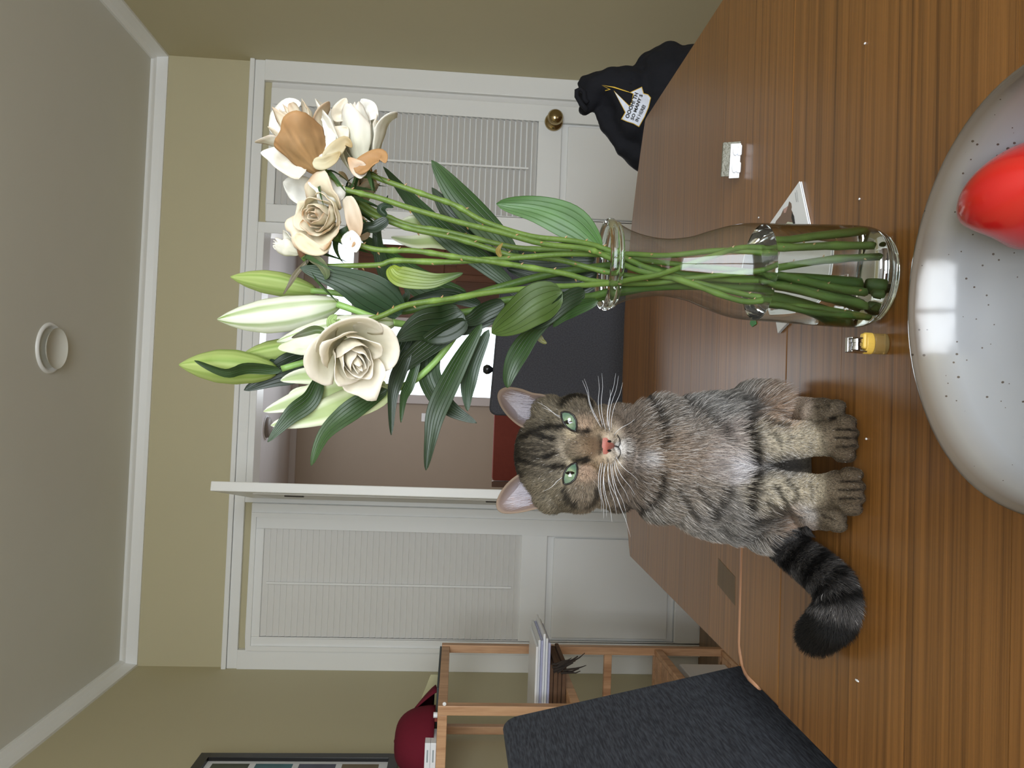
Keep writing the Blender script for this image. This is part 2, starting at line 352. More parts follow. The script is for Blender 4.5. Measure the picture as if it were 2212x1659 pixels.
fd = struct('door_4', MB().box((dl.x+.03, HY-.045, 0), (dr.x, HY-.006, dl.z)), M['mahogany'])
ww = dr.x-dl.x-.03
for i in range(2):
    for j in range(3):
        x0 = dl.x+.03+ww*(.08+.46*i); z0 = .15+j*.58
        MB().box((x0, HY-.055, z0), (x0+ww*.38, HY-.045, z0+.48)).build('panel', M['mahogany'], fd, bevel=.008)
sd = empty('smoke_detector', onZ(575, 923, HZ), 'grey round smoke detector on the hall ceiling', 'smoke detector')
c = onZ(575, 923, HZ)
MB().lathe([(0, 0), (.075, 0), (.072, -.022), (.05, -.034), (0, -.036)], 28, c).build('cover', mat('grey_plastic', (140, 132, 128), .5), sd, smooth=True)
MB().lathe([(.085, 0), (.085, -.006), (.07, -.006), (.07, 0)], 28, c).build('base_ring', M['white'], sd)
sw = onY(925, 902, HY)
ls = MB().box((sw.x-.035, HY-.008, sw.z-.055), (sw.x+.035, HY, sw.z+.055)).build('light_switch', M['white'], bevel=.003)
tag(ls, 'small white light switch on the taupe hall wall', 'light switch')
MB().box((sw.x-.012, HY-.014, sw.z-.02), (sw.x+.012, HY-.008, sw.z+.02)).build('rocker', M['white'], ls)

# round recessed fitting in the ceiling
cl = onZ(107, 752, ZC); cf = empty('ceiling_fitting', cl, 'round white recessed fitting in the ceiling', 'ceiling light')
MB().lathe([(.090, 0), (.089, -.004), (.085, -.008), (.079, -.008), (.074, -.003), (.071, 0)], 48, cl).build('ring', M['trim'], cf, smooth=True)
MB().lathe([(.072, -.003), (.066, .004), (.05, .014), (.025, .020), (0, .022)], 48, (cl.x, cl.y, ZC-.024)).build('reflector', M['ceiling'], cf, smooth=True)

# ------------------------------------------------------------------ dining table
TZ = .75
tb = empty('dining_table', (.16, 1.0, 0), 'long brown plank dining table under the cat, vase and bowl', 'table')
def txl(y): return -.354+(y-.78)*.029
def strip(y0, y1, z, far=False):
    ys = [y0+(y1-y0)*i/8 for i in range(9)]; Ls = []; Rs = []
    for y in ys:
        l, r = txl(y), .675
        if far:
            q = max(0, 1.862-y)
            hw = math.sqrt(q/.60)
            l = max(l, .16-hw); r = min(r, .16+hw)
            if r < l+.002: r = l+.002
        else:
            d = 1.036-y
            if d < .035:
                k = .035-math.sqrt(max(0, .035**2-(.035-d)**2)); l += k
        Ls.append((l, y)); Rs.append((r, y))
    return Rs+Ls[::-1]
near = [-.02, .13, .262, .395, .522, .648, .772, .905, 1.036]
far_ = [1.040, 1.17, 1.30, 1.425, 1.56, 1.69, 1.80, 1.858]
for i in range(len(near)-1):
    MB().prism(strip(near[i]+.0003, near[i+1]-.0003, TZ), TZ-.028, TZ).build('plank', M['table'], tb, bevel=0 if i < 7 else .003)
for i in range(len(far_)-1):
    MB().prism(strip(far_[i]+.0003, far_[i+1]-.0003, TZ, True), TZ-.030, TZ-.003).build('plank', M['table'], tb)
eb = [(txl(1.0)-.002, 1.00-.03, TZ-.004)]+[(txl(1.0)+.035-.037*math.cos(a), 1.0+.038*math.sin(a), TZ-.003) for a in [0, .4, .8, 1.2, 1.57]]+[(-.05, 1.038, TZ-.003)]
tag(MB().tube(eb, .0042, 8).build('edge_band', M['highlit'], tb, smooth=True), 'rounded table edge with a pale highlight painted in')  # reflection along the slab's rounded edge, put into the tube's colour
q = [onZ(*p, TZ-.003) for p in ((1552, 1206), (1588, 1246), (1588, 1308), (1550, 1262))]
tag(MB().add([(p.x, p.y, TZ-.0026) for p in q]+[(p.x, p.y, TZ-.006) for p in q], [(0, 1, 2, 3), (4, 5, 6, 7), (0, 1, 5, 4), (1, 2, 6, 5), (2, 3, 7, 6), (3, 0, 4, 7)]).build('inlay_patch', wood('patch_wood', (66, 50, 30), (100, 78, 50), .5), tb), 'darker patch let into the wood')
MB().box((-.27, .06, TZ-.12), (.60, .085, TZ-.03)).box((-.27, 1.60, TZ-.12), (.60, 1.625, TZ-.03)).box((-.27, .06, TZ-.12), (-.245, 1.62, TZ-.03)).box((.575, .06, TZ-.12), (.60, 1.62, TZ-.03)).build('apron', M['table'], tb)
for x in (-.23, .56):
    for y in (.10, 1.58):
        MB().box((x-.035, y-.035, 0), (x+.035, y+.035, TZ-.03)).build('leg', M['table'], tb, bevel=.004)
# crumbs on the table
for i, (px, py) in enumerate([(1870, 94), (1853, 1470), (1640, 470), (1873, 948), (1675, 620), (1858, 430)]):
    p = onZ(px, py, TZ)
    c = MB().ball((p.x, p.y, TZ+.0008), (.0012, .0016 if i != 1 else .004, .0009), 6, 4).build('crumb', M['paper'])
    tag(c, ['white crumb alone on the bare wood right of the bowl', 'pale splinter crumb lying alone left of the tail tip', 'pale crumb on the wood between the card and the far edge', 'tiny pale crumb in front of the cat paws', 'tiny crumb behind the vase', 'tiny pale crumb between the card and the bowl'][i], 'crumb', 'crumbs on the table')

# ------------------------------------------------------------------ chairs
def rounded_slab(mb, c, ax, ay, az, r=.03, n=5):
    """slab: half-axes ax (width) and az (height) with rounded corners, ay half thickness"""
    c = Vector(c); ax = Vector(ax); ay = Vector(ay); az = Vector(az); a = ax.length; h = az.length
    ring = []
    for (sx, sz, a0) in ((1, 1, 0), (-1, 1, PI/2), (-1, -1, PI), (1, -1, 1.5*PI)):
        for i in range(n+1):
            t = a0+PI/2*i/n
            ring.append(((sx*(a-r)+r*math.cos(t)), (sz*(h-r)+r*math.sin(t))))
    au, hu = ax.normalized(), az.normalized(); m = len(ring)
    vs = [c+au*x*.985+hu*z*.985-ay for x, z in ring]+[c+au*x+hu*z-ay*.7 for x, z in ring]+[c+au*x+hu*z+ay*.7 for x, z in ring]+[c+au*x*.985+hu*z*.985+ay for x, z in ring]
    fs = [tuple(range(m))[::-1], tuple(range(3*m, 4*m))]+[(j*m+i, j*m+(i+1) % m, (j+1)*m+(i+1) % m, (j+1)*m+i) for j in range(3) for i in range(m)]
    return mb.add(vs, fs)
# near chair at the left side of the table, facing +X
ca = empty('dining_chair', (-.3, 1.0, 0), 'dark charcoal fabric chair pushed in at the left side of the table', 'chair', 'upholstered dining chairs')
ca['group'] = 'upholstered dining chairs'
yf, yn = 1.235, .765
top = onY(1082, 1548, yf); bot = onY(1592, 1433, yf)
up = (top-bot); up.y = 0; low = bot-up*.45
bc = (top+low)/2; bc.y = (yf+yn)/2; hv = (top-low)/2; hv.y = 0
th = Vector((-hv.z, 0, hv.x)).normalized()
if th.x > 0: th = -th
rounded_slab(MB(), bc+th*.028, (0, (yf-yn)/2, 0), -th*.026, hv, .025).build('backrest', M['charcoal'], ca, smooth=False, bevel=.004)
rounded_slab(MB(), (bc.x+hv.x*-1+.20, bc.y, .455), (0, .225, 0), (0, 0, .04), (.21, 0, 0), .03).build('seat', M['charcoal'], ca, bevel=.004)
for x in (bc.x-hv.x+.0, bc.x-hv.x+.36):
    for y in (yn+.03, yf-.03):
        MB().tube([(x, y, .42), (x+(.02 if x > bc.x+.1 else -.03), y, 0)], [.02, .014], 8).build('leg', M['pine'], ca, smooth=True)
p0 = onX(1796, 1652, -.40)
MB().box((-.42, yn-.012, .66), (-.385, yn-.004, .70)).build('frame_rail', M['pine'], ca)
# far chair, seen from behind the table end, facing the camera
cb = empty('dining_chair', (.2, 2.1, 0), 'dark slate upholstered chair standing at the far end of the table', 'chair', 'upholstered dining chairs')
CY = 2.12
tl = onY(1066, 897, CY); trr = onY(1078, 536, CY)
cw = (trr.x-tl.x)/2; cx_ = (trr.x+tl.x)/2; zt = tl.z
rounded_slab(MB(), (cx_, CY+.025, (zt+.50)/2), (cw, 0, -.012), (0, .025, 0), (0, 0, (zt-.50)/2), .022).build('backrest', M['slate'], cb, bevel=.003)
rounded_slab(MB(), (cx_, CY-.20, .46), (cw, 0, 0), (0, 0, .04), (0, .21, 0), .03).build('seat', M['slate'], cb, bevel=.003)
for sx in (-1, 1):
    for y in (CY-.36, CY+.03):
        MB().tube([(cx_+sx*(cw-.03), y, .43), (cx_+sx*(cw-.02), y, 0)], [.02, .014], 8).build('leg', M['mahogany'], cb, smooth=True)
kp = onY(1052, 798, CY+.03)
MB().lathe([(0, -.035), (.006, -.03), (.006, -.008), (.013, .002), (.014, .010), (.009, .018), (0, .020)], 20, (kp.x, CY+.03, tl.z+.008+.006)).build('finial', M['glassdark'], cb, smooth=True)

# red chair in the hall
hc = onY(1090, 965, 4.7)
rc = empty('hall_chair', (hc.x, 4.7, 0), 'red upholstered chair with brown wood posts out in the hall', 'chair')
zt = onY(1065, 965, 4.7).z; xl_ = onY(1085, 1038, 4.7).x; xr_ = onY(1085, 860, 4.7).x
rounded_slab(MB(), ((xl_+xr_)/2, 4.7, (zt+.48)/2), ((xr_-xl_)/2, 0, 0), (0, .03, 0), (0, 0, (zt-.48)/2), .02).build('backrest', M['red'], rc)
rounded_slab(MB(), ((xl_+xr_)/2, 4.48, .45), ((xr_-xl_)/2, 0, 0), (0, 0, .045), (0, .24, 0), .03).build('seat', M['red'], rc)
for x in (xl_-.022, xr_+.022):
    MB().box((x-.018, 4.68, 0), (x+.018, 4.72, zt-.0)).build('post', M['mahogany'], rc, bevel=.003)
    MB().box((x-.018, 4.25, 0), (x+.018, 4.29, .44)).build('leg', M['mahogany'], rc, bevel=.003)
    MB().box((x-.018, 4.25, .40), (x+.018, 4.70, .44)).build('seat_rail', M['mahogany'], rc, bevel=.003)

# ------------------------------------------------------------------ shelf unit by the left wall
SX1 = -.862; SX0 = -1.18; SY0, SY1 = 2.215, 2.80; SZ = 1.195
sh = empty('shelf_unit', (SX0, SY0, 0), 'open pine shelf unit with square posts against the left wall', 'shelf')
pw = .028
SZ = onY(946, 1518, SY0).z
for x in (SX0, SX1-pw):
    for y in (SY0, SY1-pw):
        MB().box((x, y, 0), (x+pw, y+pw, SZ)).build('post', M['pine'], sh, bevel=.002)
scr = onY(960, 1521, SY0-.002)
MB().lathe([(0, -.003), (.0052, -.002), (.0052, .002), (0, .003)], 16).add([], []).build('tmp', M['screw']).name
bpy.data.objects.remove(bpy.data.objects['tmp'])
cs = MB().lathe([(0, .003), (.0052, .002), (.0056, 0)], 16); cs.v = [(scr.x+x, SY0-z, scr.z+y) for x, y, z in cs.v]
cs.build('screw_cap', M['screw'], sh)
zs = [SZ-.028, onY(1187, 1385, SY1).z-.028, onY(1318, 1450, SY1).z, onY(1424, 1440, SY1).z, .12]
for k, z in enumerate(zs):
    h = .028
    MB().box((SX0+pw, SY0+.004, z), (SX1-pw, SY0+.024, z+h)).build('rail', M['pine'], sh, bevel=.002)
    MB().box((SX0+pw, SY1-.024, z), (SX1-pw, SY1-.004, z+h)).build('rail', M['pine'], sh, bevel=.002)
    if k == 2: continue
    MB().box((SX1-.022, SY0+pw, z), (SX1-.004, SY1-pw, z+h)).build('rail', M['pine'], sh, bevel=.002)
    MB().box((SX0+.004, SY0+pw, z), (SX0+.022, SY1-pw, z+h)).build('rail', M['pine'], sh, bevel=.002)
    if k in (0, 1, 3, 4):
        nb = 6; wd = (SY1-SY0-.06)/nb
        for i in range(nb):
            y = SY0+.03+wd*i
            MB().box((SX0+.022, y, z+h-.010), (SX1-.022, y+wd-.012, z+h)).build('slat', M['pine'], sh)
# things on the shelf
z1 = zs[1]+.028; z0 = zs[0]+.028
MY = 2.36
sz0 = z1+.001; sz1 = onY(1188, 1440, MY).z; pp = onY(1156, 1440, MY).z
mxr = onY(1170, 1379, MY).x
n = 6; hh = (pp-sz1)/n
MAGL = ['bottom magazine of the pile, lying directly on the brown scarf', 'second magazine from the bottom of the shelf pile', 'third magazine from the bottom of the shelf pile', 'third magazine from the top of the shelf pile', 'second magazine from the top of the shelf pile', 'top magazine of the pile on the second pine shelf']
for i in range(n):
    s = (.006*((i*37) % 5-2))
    o = MB().box((SX0+.03+s, MY+s*.5, sz1+hh*i+.0004), (mxr+s-(.012 if i > 3 else 0), MY+.22+s, sz1+hh*(i+1)-.0004)).build('magazine', [M['lilac'], M['paper'], M['white']][i % 3], bevel=.0008)
    tag(o, MAGL[i], 'magazine', 'magazines piled on the second shelf')
sc = empty('scarf', (SX1-.1, MY+.1, z1), 'folded brown scarf with a dark fringe under the magazines', 'scarf')
brown = mat('brown_wool', (104, 78, 60), .95, noise_amt=.25, noise_scale=50, bump=.5, bump_scale=300)
dark = mat('dark_wool', (54, 46, 42), .95, noise_amt=.3, noise_scale=90)
zb = z1; mbx = MB(); nf = 4; hf = (sz1-sz0)/nf; sxr = onY(1205, 1432, MY).x
for i in range(nf): mbx.box((SX0+.04, MY+.006*(i % 2), sz0+hf*i+.0003), (sxr-.008*(i % 2), MY+.20, sz0+hf*(i+1)-.0003))
bd = mbx.build('folded_cloth', brown, sc, bevel=.003)
fm = MB()
for k in range(16):
    p = Vector((sxr-.004-.008*(k % 4), MY-.004-.003*(k % 3), sz1-.004-(k/16)*(sz1-sz0)*.8)); L0 = random.uniform(.04, .075); pts = [p]
    ang = random.uniform(-.5, .6)
    for j in range(5): p = p+Vector((L0/5*(.35+ang*.5+.15*j*random.uniform(-.4, 1)), -.001, -L0/5*(.75+.1*j))); pts.append(p.copy())
    fm.tube(pts, [.003, .004, .0035, .003, .002, .001], 5)
fo = fm.build('fringe', dark, sc, smooth=True); fo['kind'] = 'stuff'

# cap: crown + peak (back of the cap to the left, peak towards the far wall)
cpc = onX(905, 1640, -1.0)
capz = z0+.001
cap = empty('baseball_cap', (-1.0, 2.45, capz), 'burgundy baseball cap lying on top of the pine shelf', 'cap')
pk = onY(938, 1492, 2.62)
cm_ = MB(); nu, nvv = 28, 12; cc = Vector((-1.03, 2.37, capz+.008))
hcap = onY(852, 1640, 2.37).z-cc.z
vs = []
for i in range(nvv+1):
    t = i/nvv
    for k in range(nu):
        a = 2*PI*k/nu; r = math.cos(t*PI/2)**.62
        vs.append(cc+Vector((.096*r*math.cos(a)*(1+.04*math.sin(3*a+1)), .120*r*math.sin(a), hcap*math.sin(t*PI/2)**.9)))
cm_.add(vs, [(i*nu+k, i*nu+(k+1) % nu, (i+1)*nu+(k+1) % nu, (i+1)*nu+k) for i in range(nvv) for k in range(nu)])
solidify(cm_.build('crown', M['burgundy'], cap, smooth=True), .003)
vm = MB(); vs = []
for i in range(9):
    for k in range(15):
        a = -1.25+2.5*k/14; rr = 1+.98*(i/8)*math.cos(a*.95)**.7 if abs(a*.95) < 1.55 else 1
        vs.append(cc+Vector((.092*rr*math.sin(a), .118*rr*math.cos(a), .062*(1-i/8)**.85+.012*math.cos(a*1.3)-.002)))
vm.add(vs, [(i*15+k, i*15+k+1, (i+1)*15+k+1, (i+1)*15+k) for i in range(8) for k in range(14)])
solidify(vm.build('peak', M['burgundy'], cap, smooth=True), .004)
em = MB(); ec = cc+Vector((.030, .066, hcap*.66))
cpb = bvh_of_obj(bpy.data.objects['crown'], Vector((0, 0, 0)))
vs = []; fs = []
for i_, (ax_, ay_) in enumerate(((862, 1553), (866, 1556), (862, 1558), (866, 1561), (862, 1563))):
    for (ox, oy) in ((-1.6, -.5), (1.6, -.5), (1.6, .9), (-1.6, .9)):
        d_ = ray(ax_+ox, ay_+oy).normalized(); h_ = cpb.ray_cast(EYE, d_)[0] or cc+Vector((.08, 0, .05)); vs.append(h_-d_*.003)
    fs.append(tuple(range(4*i_, 4*i_+4)))
MB().add(vs, fs).build('emblem', M['lilac'], cap)
MB().ball(cc+Vector((0, 0, hcap)), (.007, .007, .004)).build('button', M['burgundy'], cap, smooth=True)
# cream paper corner and dark folder behind the cap
fl = MB().box((SX0+.06, 2.38, z0+.0005), (SX1-.01, 2.79, z0+.007)).build('folder', mat('dark_card', (58, 66, 68), .5), bevel=.001)
tag(fl, 'thin dark grey folder flat under the cap on the shelf top', 'folder')
crm = mat('cream_card', (196, 190, 150), .7)
o = MB().add([(-1.12, 2.66, z0+.008), (-.95, 2.72, z0+.008), (-.95, 2.74, z0+.008), (-1.12, 2.70, z0+.008), (-1.12, 2.68, z0+.10), (-.95, 2.72, z0+.035)],
     [(0, 1, 2, 3), (0, 1, 5, 4), (2, 3, 4, 5), (1, 2, 5), (0, 4, 3)]).build('card_holder', crm)
tag(o, 'cream card standing behind the cap peak on the shelf top', 'card')
# small white and red tub in front of the cap
tc_ = onY(940, 1546, SY0+.035)
tbx = empty('small_tub', (tc_.x, SY0+.035, z0), 'tiny white and red tub on the front of the shelf top', 'tub')
MB().lathe([(0, 0), (.008, 0), (.008, .0115), (0, .0115)], 16, (tc_.x, SY0+.04, z0+.0005)).build('body', M['white'], tbx)
MB().box((tc_.x-.017, SY0+.034, z0), (tc_.x-.008, SY0+.046, z0+.008)).build('label', M['red'], tbx)
# two stacked white boxes
for k in range(2):
    zb0 = z0+.0005+k*.0165
    for j in range(2):
        bx0 = onY(930, 1602, SY0+.03).x
        x1 = bx0-.075*j; 
        o = MB().box((x1-.074, SY0+.02, zb0), (x1, SY0+.12, zb0+.016)).build('white_box', M['white'], bevel=.001)
        tag(o, ['lower', 'upper'][k]+' white card box '+['with its end showing nearest the cap', 'at the frame edge beside the black picture'][j]+' on the shelf top', 'box', 'white boxes on the shelf top')
        MB().box((x1-.055, SY0+.0194, zb0+.006), (x1-.02, SY0+.02, zb0+.010)).build('print', mat('grey_print', (150, 160, 165), .6), o)
# white pan seen low in the shelf
dz = zs[3]+.03
o = MB().prism([(-1.10, 2.45), (-.90, 2.50), (-.90, 2.72), (-1.10, 2.72)], zs[4]+.03, zs[4]+.20).build('storage_box', M['white'], bevel=.004)
tag(o, 'white box low down inside the pine shelf unit', 'box')

# ------------------------------------------------------------------ picture on the left wall
fA = onX(435, 1629, XL+.02); fB = onX(862, 1634, XL+.02)
zT, zB = fA.z, fB.z; y1_ = fA.y; y0_ = y1_-.62
pf = empty('picture_frame', (XL, y1_, zB), 'black picture frame with white mount on the left wall', 'picture')
bw = .032
MB().box((XL+.001, y0_, zT-bw), (XL+.025, y1_, zT)).box((XL+.001, y0_, zB), (XL+.025, y1_, zB+bw)).box((XL+.001, y1_-bw, zB+bw), (XL+.025, y1_, zT-bw)).box((XL+.001, y0_, zB+bw), (XL+.025, y0_+bw, zT-bw)).build('frame', M['black'], pf, bevel=.001)
MB().box((XL+.001, y0_+bw, zB+bw), (XL+.012, y1_-bw, zT-bw)).build('mount', M['paper'], pf)
cols = [(70, 76, 60), (64, 110, 120), (76, 80, 98), (110, 96, 70)]
k = 0; H = (zT-zB-2*bw)
for r_ in range(4):
    for c_ in range(3):
        zz = zT-bw-.02-(H-.03)*(r_)/4; yy = y1_-bw-.018-.175*c_
        MB().box((XL+.012, yy-.155, zz-(H-.03)/4+.02), (XL+.0125, yy, zz)).build('photo', mat('photo_%d' % k, cols[(r_+c_) % 4], .4, noise_amt=.6, noise_scale=14), pf); k += 1

# ------------------------------------------------------------------ blob bodies (one continuous skin from many volumes)
def remesh(name, parts, voxel, smooth, m, parent=None):
    me = bpy.data.meshes.new(name+'_src'); mb = MB()
    for p in parts:
        if p[0] == 'e': mb.ball(p[1], p[2], 24, 16)
        else:
            pts, rs = p[1], p[2]
            P = []; Rr = []
            for i in range(len(pts)-1):
                for t in (0, .25, .5, .75): P.append(Vector(pts[i]).lerp(Vector(pts[i+1]), t)); Rr.append(rs[i]*(1-t)+rs[i+1]*t)
            P.append(Vector(pts[-1])); Rr.append(rs[-1])
            mb.tube(P, Rr, 16); mb.ball(P[0], Rr[0], 16, 10); mb.ball(P[-1], Rr[-1], 16, 10)
    o = mb.build(name, m)
    r = o.modifiers.new('r', 'REMESH'); r.mode = 'VOXEL'; r.voxel_size = voxel
    s = o.modifiers.new('s', 'SMOOTH'); s.factor = .6; s.iterations = smooth
    bpy.context.view_layer.update()
    dg = bpy.context.evaluated_depsgraph_get(); ev = o.evaluated_get(dg)
    me = bpy.data.meshes.new_from_object(ev); me.name = name
    bpy.data.objects.remove(o)
    me.polygons.foreach_set('use_smooth', [True]*len(me.polygons))
    me.materials.clear()
    return link(name, me, m, parent)
def bvh_of(o):
    me = o.data; off = o.matrix_world.translation if False else Vector((0, 0, 0))
    return BVHTree.FromPolygons([v.co.copy() for v in me.vertices], [tuple(p.vertices) for p in me.polygons])
def cast(bvh, px, py):
    d = ray(px, py).normalized(); h = bvh.ray_cast(EYE, d)
    return h[0], h[1]

# ------------------------------------------------------------------ black cloth bag on a stool
BY = 2.10
def E(px, py, Y, rx, rz, ry): return ('e', onY(px, py, Y), (rx*Y/F, ry, rz*Y/F))
stx = onY(1480, 200, BY).x
st = empty('stool', (stx, BY, 0), 'low wooden stool under the black bag beside the table', 'stool')
MB().lathe([(0, .40), (.15, .40), (.16, .41), (.16, .425), (.15, .43), (0, .43)], 32, (stx, BY, 0)).build('seat', M['pine'], st)
for i in range(4):
    a = PI/4+PI/2*i
    MB().tube([(stx+.10*math.cos(a), BY+.10*math.sin(a), .40), (stx+.14*math.cos(a), BY+.14*math.sin(a), 0)], [.015, .012], 8).build('leg', M['pine'], st)
bg = empty('cloth_bag', (stx, BY, .43), 'black cloth drawstring bag with printed speech bubble beside the table', 'bag')
bp_ = [E(1320, 190, BY, 42, 50, .07), E(1352, 205, BY, 62, 55, .085), E(1375, 262, BY, 60, 62, .09), E(1410, 150, BY, 38, 42, .07), E(1440, 136, BY, 40, 42, .075),
       E(1440, 200, BY, 90, 80, .11), E(1440, 270, BY, 95, 90, .11), E(1292, 196, BY, 34, 36, .05), E(1272, 214, BY, 26, 22, .035), E(1262, 180, BY, 14, 14, .02), E(1262, 240, BY, 12, 12, .02),
       ('e', (stx, BY, .53), (.13, .13, .10)), ('c', [onY(1300, 250, BY), onY(1350, 318, BY), onY(1400, 345, BY), onY(1450, 350, BY)], [.02, .03, .04, .05])]
bag = remesh('bag_body', bp_, .008, 4, M['blackcloth'], bg)
for v in bag.data.vertices:
    n_ = noise.noise(v.co*14)*.010+noise.noise(v.co*Vector((40, 40, 15)) if False else Vector((v.co.x*38, v.co.y*38, v.co.z*14)))*.006
    v.co += v.normal*n_
    v.co.z = max(v.co.z, .431)
bag.name = 'sack'
BB = bvh_of(bag)
lp = [onY(x, y, BY-.05) for x, y in ((1268, 238), (1256, 225), (1246, 208), (1246, 196), (1254, 192), (1262, 200), (1262, 214), (1270, 222))]
MB().tube(lp, .007, 8).build('drawstring', M['blackcloth'], bg, smooth=True)
def stick(name, verts, faces, bvh, off, m, parent, Yfb):
    """lay a flat print onto a curved surface"""
    vs = []
    for (x, y) in verts:
        h, n_ = cast(bvh, x, y)
        if h is None: h = onY(x, y, Yfb)
        vs.append(h-ray(x, y).normalized()*off)
    mb = MB().add(vs, faces); return mb.build(name, m, parent)
def polyfill(poly, sub=2):
    bm = bmesh.new(); f = bm.faces.new([bm.verts.new((x, y, 0)) for x, y in poly]); bmesh.ops.triangulate(bm, faces=bm.faces[:])
    for _ in range(sub): bmesh.ops.subdivide_edges(bm, edges=bm.edges[:], cuts=1, use_grid_fill=True)
    bm.verts.index_update(); r = [(v.co.x, v.co.y) for v in bm.verts], [tuple(v.index for v in f.verts) for f in bm.faces]; bm.free(); return r
def cr(pts): return [(1240+x/5.925, 90+y/5.925) for x, y in pts]
bub = cr([(610, 990), (660, 905), (515, 635), (710, 830), (745, 760), (762, 665), (725, 650), (865, 585), (888, 665), (945, 680), (978, 720), (950, 840), (900, 960), (830, 1085), (760, 1045), (680, 1020)])
cxm = sum(p[0] for p in bub)/len(bub); cym = sum(p[1] for p in bub)/len(bub)
def grow(poly, d):
    out = []; n = len(poly)
    ar = sum(poly[i][0]*poly[(i+1) % n][1]-poly[(i+1) % n][0]*poly[i][1] for i in range(n))
    for i in range(n):
        a_ = Vector(poly[i-1]); b_ = Vector(poly[i]); c_ = Vector(poly[(i+1) % n])
        n1 = Vector(((b_-a_).y, -(b_-a_).x)).normalized(); n2 = Vector(((c_-b_).y, -(c_-b_).x)).normalized()
        nn = (n1+n2); nn = nn.normalized()*min(2.2, 1/max(.3, nn.length/2)) if nn.length > .1 else n1
        out.append(tuple(b_+nn*d*(1 if ar > 0 else -1)))
    return out
yel = mat('yellow_print', (214, 176, 60), .7); wpr = mat('white_print', (214, 220, 236), .7)
v_, f_ = polyfill(grow(bub, 1.1), 3); stick('bubble_border', v_, f_, BB, .004, yel, bg, BY-.1)
v_, f_ = polyfill(grow(bub, -.35), 3); stick('bubble', v_, f_, BB, .006, wpr, bg, BY-.1)
for poly in (cr([(355, 558), (470, 612), (400, 632), (398, 622), (450, 610)]), cr([(355, 556), (520, 578), (700, 640), (725, 655), (640, 632), (500, 588)])):
    v_, f_ = polyfill(poly, 2); stick('bolt_print', v_, f_, BB, .005, yel, bg, BY-.1)
def textmesh(s, size):
    cu = bpy.data.curves.new('t', 'FONT'); cu.body = s; cu.size = size; cu.resolution_u = 2; cu.offset = size*.03
    o = bpy.data.objects.new('t', cu); COL.objects.link(o); bpy.context.view_layer.update()
    me = bpy.data.meshes.new_from_object(o.evaluated_get(bpy.context.evaluated_depsgraph_get()))
    vs = [(v.co.x, v.co.y) for v in me.vertices]; fs = [tuple(p.vertices) for p in me.polygons]
    bpy.data.objects.remove(o); bpy.data.meshes.remove(me); return vs, fs
for s, a_, b_, hgt in (('OOOH! TH', (1357.5, 256.5), (1379, 202), 8.5), ('SO MANY S', (1368, 260), (1388.5, 205), 7), ('IN HERE!', (1377.5, 264), (1395, 229), 7.5)):
    vs, fs = textmesh(s, 1); wx = max(v[0] for v in vs); hy_ = max(v[1] for v in vs)
    d = Vector((b_[0]-a_[0], b_[1]-a_[1])); u_ = d/wx; n_ = Vector((d.y, -d.x)).normalized()*hgt/hy_
    stick('lettering', [(a_[0]+u_.x*x+n_.x*y, a_[1]+u_.y*x+n_.y*y) for x, y in vs], fs, BB, .0075, M['black'], bg, BY-.1)

# ------------------------------------------------------------------ speckled plate with red pepper
PC = Vector((.083, .409)); PR = .134; pz = TZ
glaze = bpy.data.materials.new('speckled_glaze'); glaze.use_nodes = True; nt = glaze.node_tree; b = nt.nodes['Principled BSDF']; L = nt.links.new
tc = nt.nodes.new('ShaderNodeTexCoord'); vo = nt.nodes.new('ShaderNodeTexVoronoi'); vo.inputs['Scale'].default_value = 150; L(tc.outputs['Object'], vo.inputs['Vector'])
ns = nt.nodes.new('ShaderNodeTexNoise'); ns.inputs['Scale'].default_value = 22; L(tc.outputs['Object'], ns.inputs['Vector'])
th_ = nt.nodes.new('ShaderNodeMapRange'); th_.inputs['From Min'].default_value = .32; th_.inputs['From Max'].default_value = .62; th_.inputs['To Min'].default_value = 0; th_.inputs['To Max'].default_value = .15; L(ns.outputs['Fac'], th_.inputs['Value'])
lt = nt.nodes.new('ShaderNodeMath'); lt.operation = 'LESS_THAN'; L(vo.outputs['Distance'], lt.inputs[0]); L(th_.outputs[0], lt.inputs[1])
mx = nt.nodes.new('ShaderNodeMix'); mx.data_type = 'RGBA'; mx.inputs['A'].default_value = (*lin((140, 142, 146)), 1); mx.inputs['B'].default_value = (*lin((76, 68, 64)), 1)
L(lt.outputs[0], mx.inputs['Factor'])
at = nt.nodes.new('ShaderNodeAttribute'); at.attribute_name = 'Col'; m2 = nt.nodes.new('ShaderNodeMix'); m2.data_type = 'RGBA'; m2.blend_type = 'MULTIPLY'; m2.inputs['Factor'].default_value = 1
L(mx.outputs['Result'], m2.inputs['A']); L(at.outputs['Color'], m2.inputs['B']); L(m2.outputs['Result'], b.inputs['Base Color'])
b.inputs['Roughness'].default_value = .12; b.inputs['Specular IOR Level'].default_value = .6
bpn = nt.nodes.new('ShaderNodeBump'); bpn.inputs['Strength'].default_value = .12; bpn.inputs['Distance'].default_value = .004; n4 = nt.nodes.new('ShaderNodeTexNoise'); n4.inputs['Scale'].default_value = 24; n4.inputs['Detail'].default_value = 2
L(tc.outputs['Object'], n4.inputs['Vector']); L(n4.outputs['Fac'], bpn.inputs['Height']); L(bpn.outputs[0], b.inputs['Normal'])
prof = [(0, .0095), (.050, .010), (.072, .0125), (.092, .0195), (.106, .031), (.1165, .045), (.1240, .058), (.1290, .067), (.1312, .0700), (.1330, .0703), (.1345, .0680), (.1320, .058), (.1240, .042), (.110, .023), (.088, .007), (.076, 0), (0, 0)]
pm = MB(); n = 96; vs = []; cs = []
